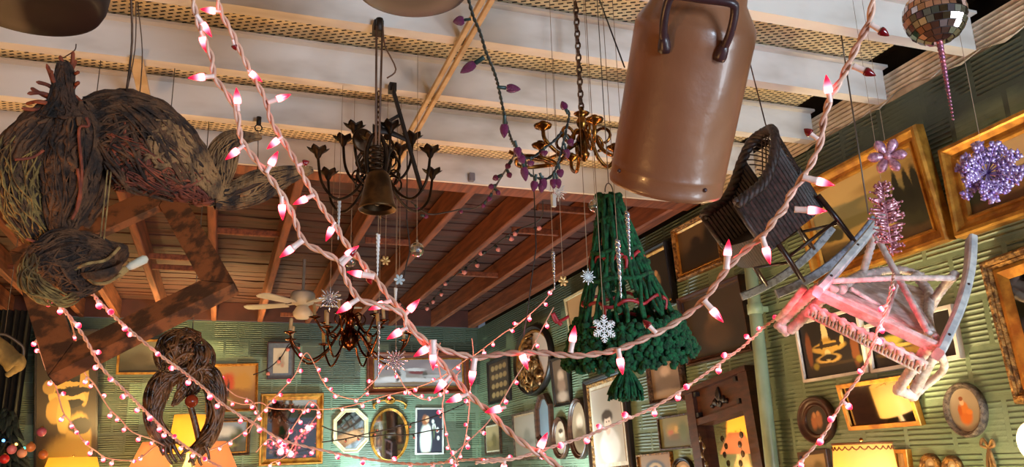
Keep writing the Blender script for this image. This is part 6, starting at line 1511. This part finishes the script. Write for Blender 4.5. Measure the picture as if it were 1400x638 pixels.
auto_string('fairy light string crossing the room corner down right of the lily girl picture', px((757, 420, 4), (738, 455, 4), (720, 492, 4), (702, 521, 4), (684, 552, 4), (667, 577, 4), (650, 594, 4), (629, 613, 4), (606, 634, 4)), .095, .034, seed=10, group=G)
auto_string('pale light string rising from the bottom centre past the wooden mirror to the twig rocker', px((650, 632, 2.6), (702, 627, 2.65), (753, 611, 2.7), (798, 597, 2.75), (850, 576, 2.85), (894, 556, 2.95), (938, 529, 3.0), (982, 498, 3.1), (1019, 471, 3.2), (1046, 446, 3.3), (1064, 434, 3.38)), .1, .036, .003, seed=11, group=G, twist=True)
auto_string('pale light string hanging from the twig rocker down past the oval plaque', px((1222, 374, 3.12), (1219, 395, 3.02), (1212, 420, 2.98), (1206, 438, 2.96), (1198, 456, 2.95), (1181, 504, 2.95), (1153, 546, 2.95), (1129, 590, 2.95), (1108, 616, 2.95), (1085, 640, 2.95)), .085, .036, .003, seed=12, group=G, twist=True)
auto_string('loose fairy light tangle in front of the gold mirror', px((350, 618, 5), (368, 600, 5), (384, 610, 5), (398, 588, 5), (412, 566, 5), (424, 548, 5), (436, 560, 5), (424, 580, 5), (406, 600, 5), (392, 622, 5), (372, 632, 5)), .07, .036, seed=13, group=G)
auto_string('fairy light string looping between the vine figure and the gold mirror', px((272, 620, 4.6), (300, 610, 4.6), (322, 598, 4.6), (340, 584, 4.6), (352, 566, 4.6), (344, 548, 4.6), (322, 540, 4.6), (305, 524, 4.6), (300, 506, 4.6)), .09, .034, seed=14, group=G)
# dark green strings with purple bulbs
dp = px((638, -12, 1.75), (646, 20, 1.77), (656, 44, 1.8), (664, 70, 1.83), (676, 100, 1.86), (682, 122, 1.9), (690, 160, 1.95), (698, 188, 2.0), (704, 200, 2.05), (716, 214, 2.1), (722, 236, 2.15), (738, 244, 2.18), (752, 242, 2.18), (762, 226, 2.18), (768, 204, 2.2), (774, 178, 2.22), (778, 156, 2.22), (772, 146, 2.22))
dd = dense(dp); P = [at(*p) for p in dd]
t = thing('light_string', 'dark green light string with purple faceted bulbs dropping onto the brass chandelier', 'string lights', P[40])
mb = MB(); cord(mb, P, .0021, True, .03); mb.build('cord', M['cord_green'], t)
def pbulbs(t, dd, lst):
    for a_, b_, c_, e_ in lst:
        d = nearest_d(dd, a_, b_)-.004; a, b = at(a_, b_, d), at(c_, e_, d); mid = a+(b-a)*.38; L = (b-a).length
        o = place(ME_gsock, 'bulb_socket', t, a, mid, min(1.2, .009/(.19*(mid-a).length)))
        bo = bpy.data.objects.new('bulb', ME_pur); C.objects.link(bo); bo.parent = o
        Mx = Matrix.Translation(mid) @ Vector((0, 0, 1)).rotation_difference((b-a).normalized()).to_matrix().to_4x4() @ Matrix.Diagonal((.0108/.29,)*2+((b-mid).length, 1))
        Wo = Matrix.Translation(Vector(t.location)) @ o.matrix_basis; bo.matrix_basis = Wo.inverted() @ Mx
pbulbs(t, dd, ((644, 26, 619, 30), (662, 78, 629, 100), (680, 119, 712, 122), (690, 157, 689, 189), (704, 192, 710, 216), (708, 205, 716, 224), (714, 216, 719, 248), (733, 238, 729, 262), (742, 240, 740, 264), (738, 236, 746, 258), (757, 236, 757, 258), (764, 224, 767, 243), (770, 210, 775, 206), (774, 184, 783, 200), (772, 196, 776, 217), (776, 156, 768, 138), (760, 236, 764, 258)))
dp = px((704, 212, 2.2), (726, 216, 2.2), (742, 204, 2.2), (758, 192, 2.2), (768, 180, 2.2)); dd = dense(dp); P = [at(*p) for p in dd]
t = thing('light_string', 'short dark green light string swagged across the brass chandelier', 'string lights', P[10]); mb = MB(); cord(mb, P, .0022, True, .03); mb.build('cord', M['cord_green'], t)
pbulbs(t, dd, ((744, 200, 744, 214), (726, 214, 725, 228)))
auto_string('dark wire of pale pink bulbs running from the brass chandelier to the dark beam edge', px((706, 206, 2.9), (696, 225, 3.2), (682, 247, 3.6), (668, 270, 4.2), (650, 284, 4.4), (630, 286, 4.4), (610, 290, 4.4), (585, 292, 4.4), (562, 276, 4.3)), .2, .045, .004, 'cord_black', ME_purs, 21)
auto_string('black wire of pale pink bulbs slung along the right far ceiling joists', px((742, 275, 4.9), (738, 300, 5.0), (700, 318, 5.4), (655, 352, 6), (620, 378, 6.6), (585, 415, 7.2), (560, 424, 7.4), (545, 410, 7)), .22, .06, .004, 'cord_black', ME_pale, 22)
auto_string('black wire of dark bulbs hanging across the framed drawing', px((346, 512, 6), (366, 504, 6), (384, 488, 6), (396, 470, 6), (410, 470, 6)), .12, .05, .004, 'cord_black', ME_pale, 23)
auto_string('black wire sagging across the octagonal and oval mirrors', px((440, 582, 6), (455, 588, 6), (480, 594, 6), (502, 597, 6), (530, 594, 6), (557, 594, 6), (590, 588, 6), (606, 586, 6)), .2, .03, .004, 'cord_black', ME_pale, 24)
auto_string('black wire rising from the oval mirror to the lily girl picture', px((440, 604, 6), (470, 600, 6), (500, 593, 6), (545, 583, 6), (591, 570, 6), (636, 551, 6), (648, 540, 6)), .2, .03, .004, 'cord_black', ME_pale, 25)
for a, lab in ((((733, 340, 4.5), (727, 380, 4.5), (722, 420, 4.5), (716, 460, 4.5)), 'single black wire hanging down to the white oval relief'), (((556, 300, 4.2), (560, 340, 4.2), (556, 360, 4.2), (552, 380, 4.2)), 'short black wire hanging right of the brass bell')):
    P = [at(*p) for p in dense(a)]; mb = MB(); mb.tube([up_to(P[0])]+P, .0035, 5)
    tag(mb.build('hanging_wire', M['cord_black']), lab, 'wire')

# ================================================================= light
def area(name, loc, target, size, power, col, sy=None):
    l = bpy.data.lights.new(name, 'AREA'); l.size = size; l.energy = power; l.color = col
    if sy: l.shape = 'RECTANGLE'; l.size_y = sy
    o = bpy.data.objects.new(name, l); C.objects.link(o); o.location = loc
    o.rotation_euler = (Vector(target)-Vector(loc)).to_track_quat('-Z', 'Y').to_euler(); return o
def point(name, loc, power, col, r=.05):
    l = bpy.data.lights.new(name, 'POINT'); l.energy = power; l.color = col; l.shadow_soft_size = r
    o = bpy.data.objects.new(name, l); C.objects.link(o); o.location = loc; return o
WARM = (1, .60, .26); AMBER = (1, .50, .17)
area('shop_window_daylight', (2.0, -3.4, .95), (1.7, 3, 2.9), 1.5, 240, (.66, .82, 1.0), 1.2)
point('lamp_light', lp1, 44, (1, .77, .40), .04)
point('lamp_light', lpE, 12, WARM, .04)
point('globe_light', cgl+Vector((-.12, 0, 0)), 6, (1, .75, .45), .05)
for p, w in ((lpA, 150), (lpB, 62), (lpC, 62), (lpD, 70)): point('lamp_light', p, w, (1, .72, .28), .05)
# added unseen point lights standing in for table lamps below the frame
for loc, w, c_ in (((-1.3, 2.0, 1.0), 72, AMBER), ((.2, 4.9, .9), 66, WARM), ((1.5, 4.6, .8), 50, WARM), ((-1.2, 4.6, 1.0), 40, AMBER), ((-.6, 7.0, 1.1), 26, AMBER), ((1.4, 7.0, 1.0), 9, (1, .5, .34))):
    point('added_warm_light', loc, w, c_, .12)
area('added_side_light', (2.84, .2, 1.5), (.9, 2.2, 2.4), .9, 42, (.8, .9, 1.0), .8)  # added area light for a streak on the milk can, no window here
area('cool_display_light', (1.7, 8.7, 1.25), (1.7, 9.5, 1.75), .5, 34, (.62, .93, 1.0), .3)
area('cool_display_light', (2.3, 6.6, 1.2), (2.88, 6.6, 1.9), .5, 26, (.7, .93, 1.0), .3)
# added unseen point lights that brighten the walls behind the lamps
for x, y, z, w in ((-1.15, 9.1, 1.3, 15), (-.45, 9.05, 1.3, 15), (.15, 9.1, 1.3, 9)): point('added_wall_wash', (x, y, z), w, (1, .76, .30), .06)
point('added_cabinet_wash', (2.55, lp1.y-.35, 1.25), 11, (1, .78, .40), .06)  # added unseen light, brightens the right wall by the cream lamp
# glow of the lit pink bulbs lying on the twig rocker and over the corner
for x, y, yy in ((1075, 432, 2.40), (1108, 412, 2.30), (1140, 395, 2.22), (1166, 428, 2.16), (1206, 440, 2.10), (1222, 466, 2.04), (1206, 410, 2.22), (1240, 490, 2.08)):
    point('bulb_glow', aty(x, y, yy), .5, (1, .05, .09), .015)
for x, y, d in ((600, 520, 4.2), (640, 560, 4.2), (700, 450, 4.4), (560, 560, 4.6)): point('bulb_glow', at(x, y, d), 1.6, (1, .25, .3), .04)
w = bpy.data.worlds.new('world'); bpy.context.scene.world = w; w.use_nodes = True
w.node_tree.nodes['Background'].inputs[0].default_value = (.62, .72, .9, 1); w.node_tree.nodes['Background'].inputs[1].default_value = .12
sc = bpy.context.scene
sc.view_settings.view_transform = 'Standard'; sc.view_settings.look = 'None'; sc.view_settings.gamma = 1; sc.view_settings.exposure = .35
sc.view_settings.use_curve_mapping = False
sc.cycles.max_bounces = 8; sc.cycles.sample_clamp_indirect = 4; sc.cycles.sample_clamp_direct = 0
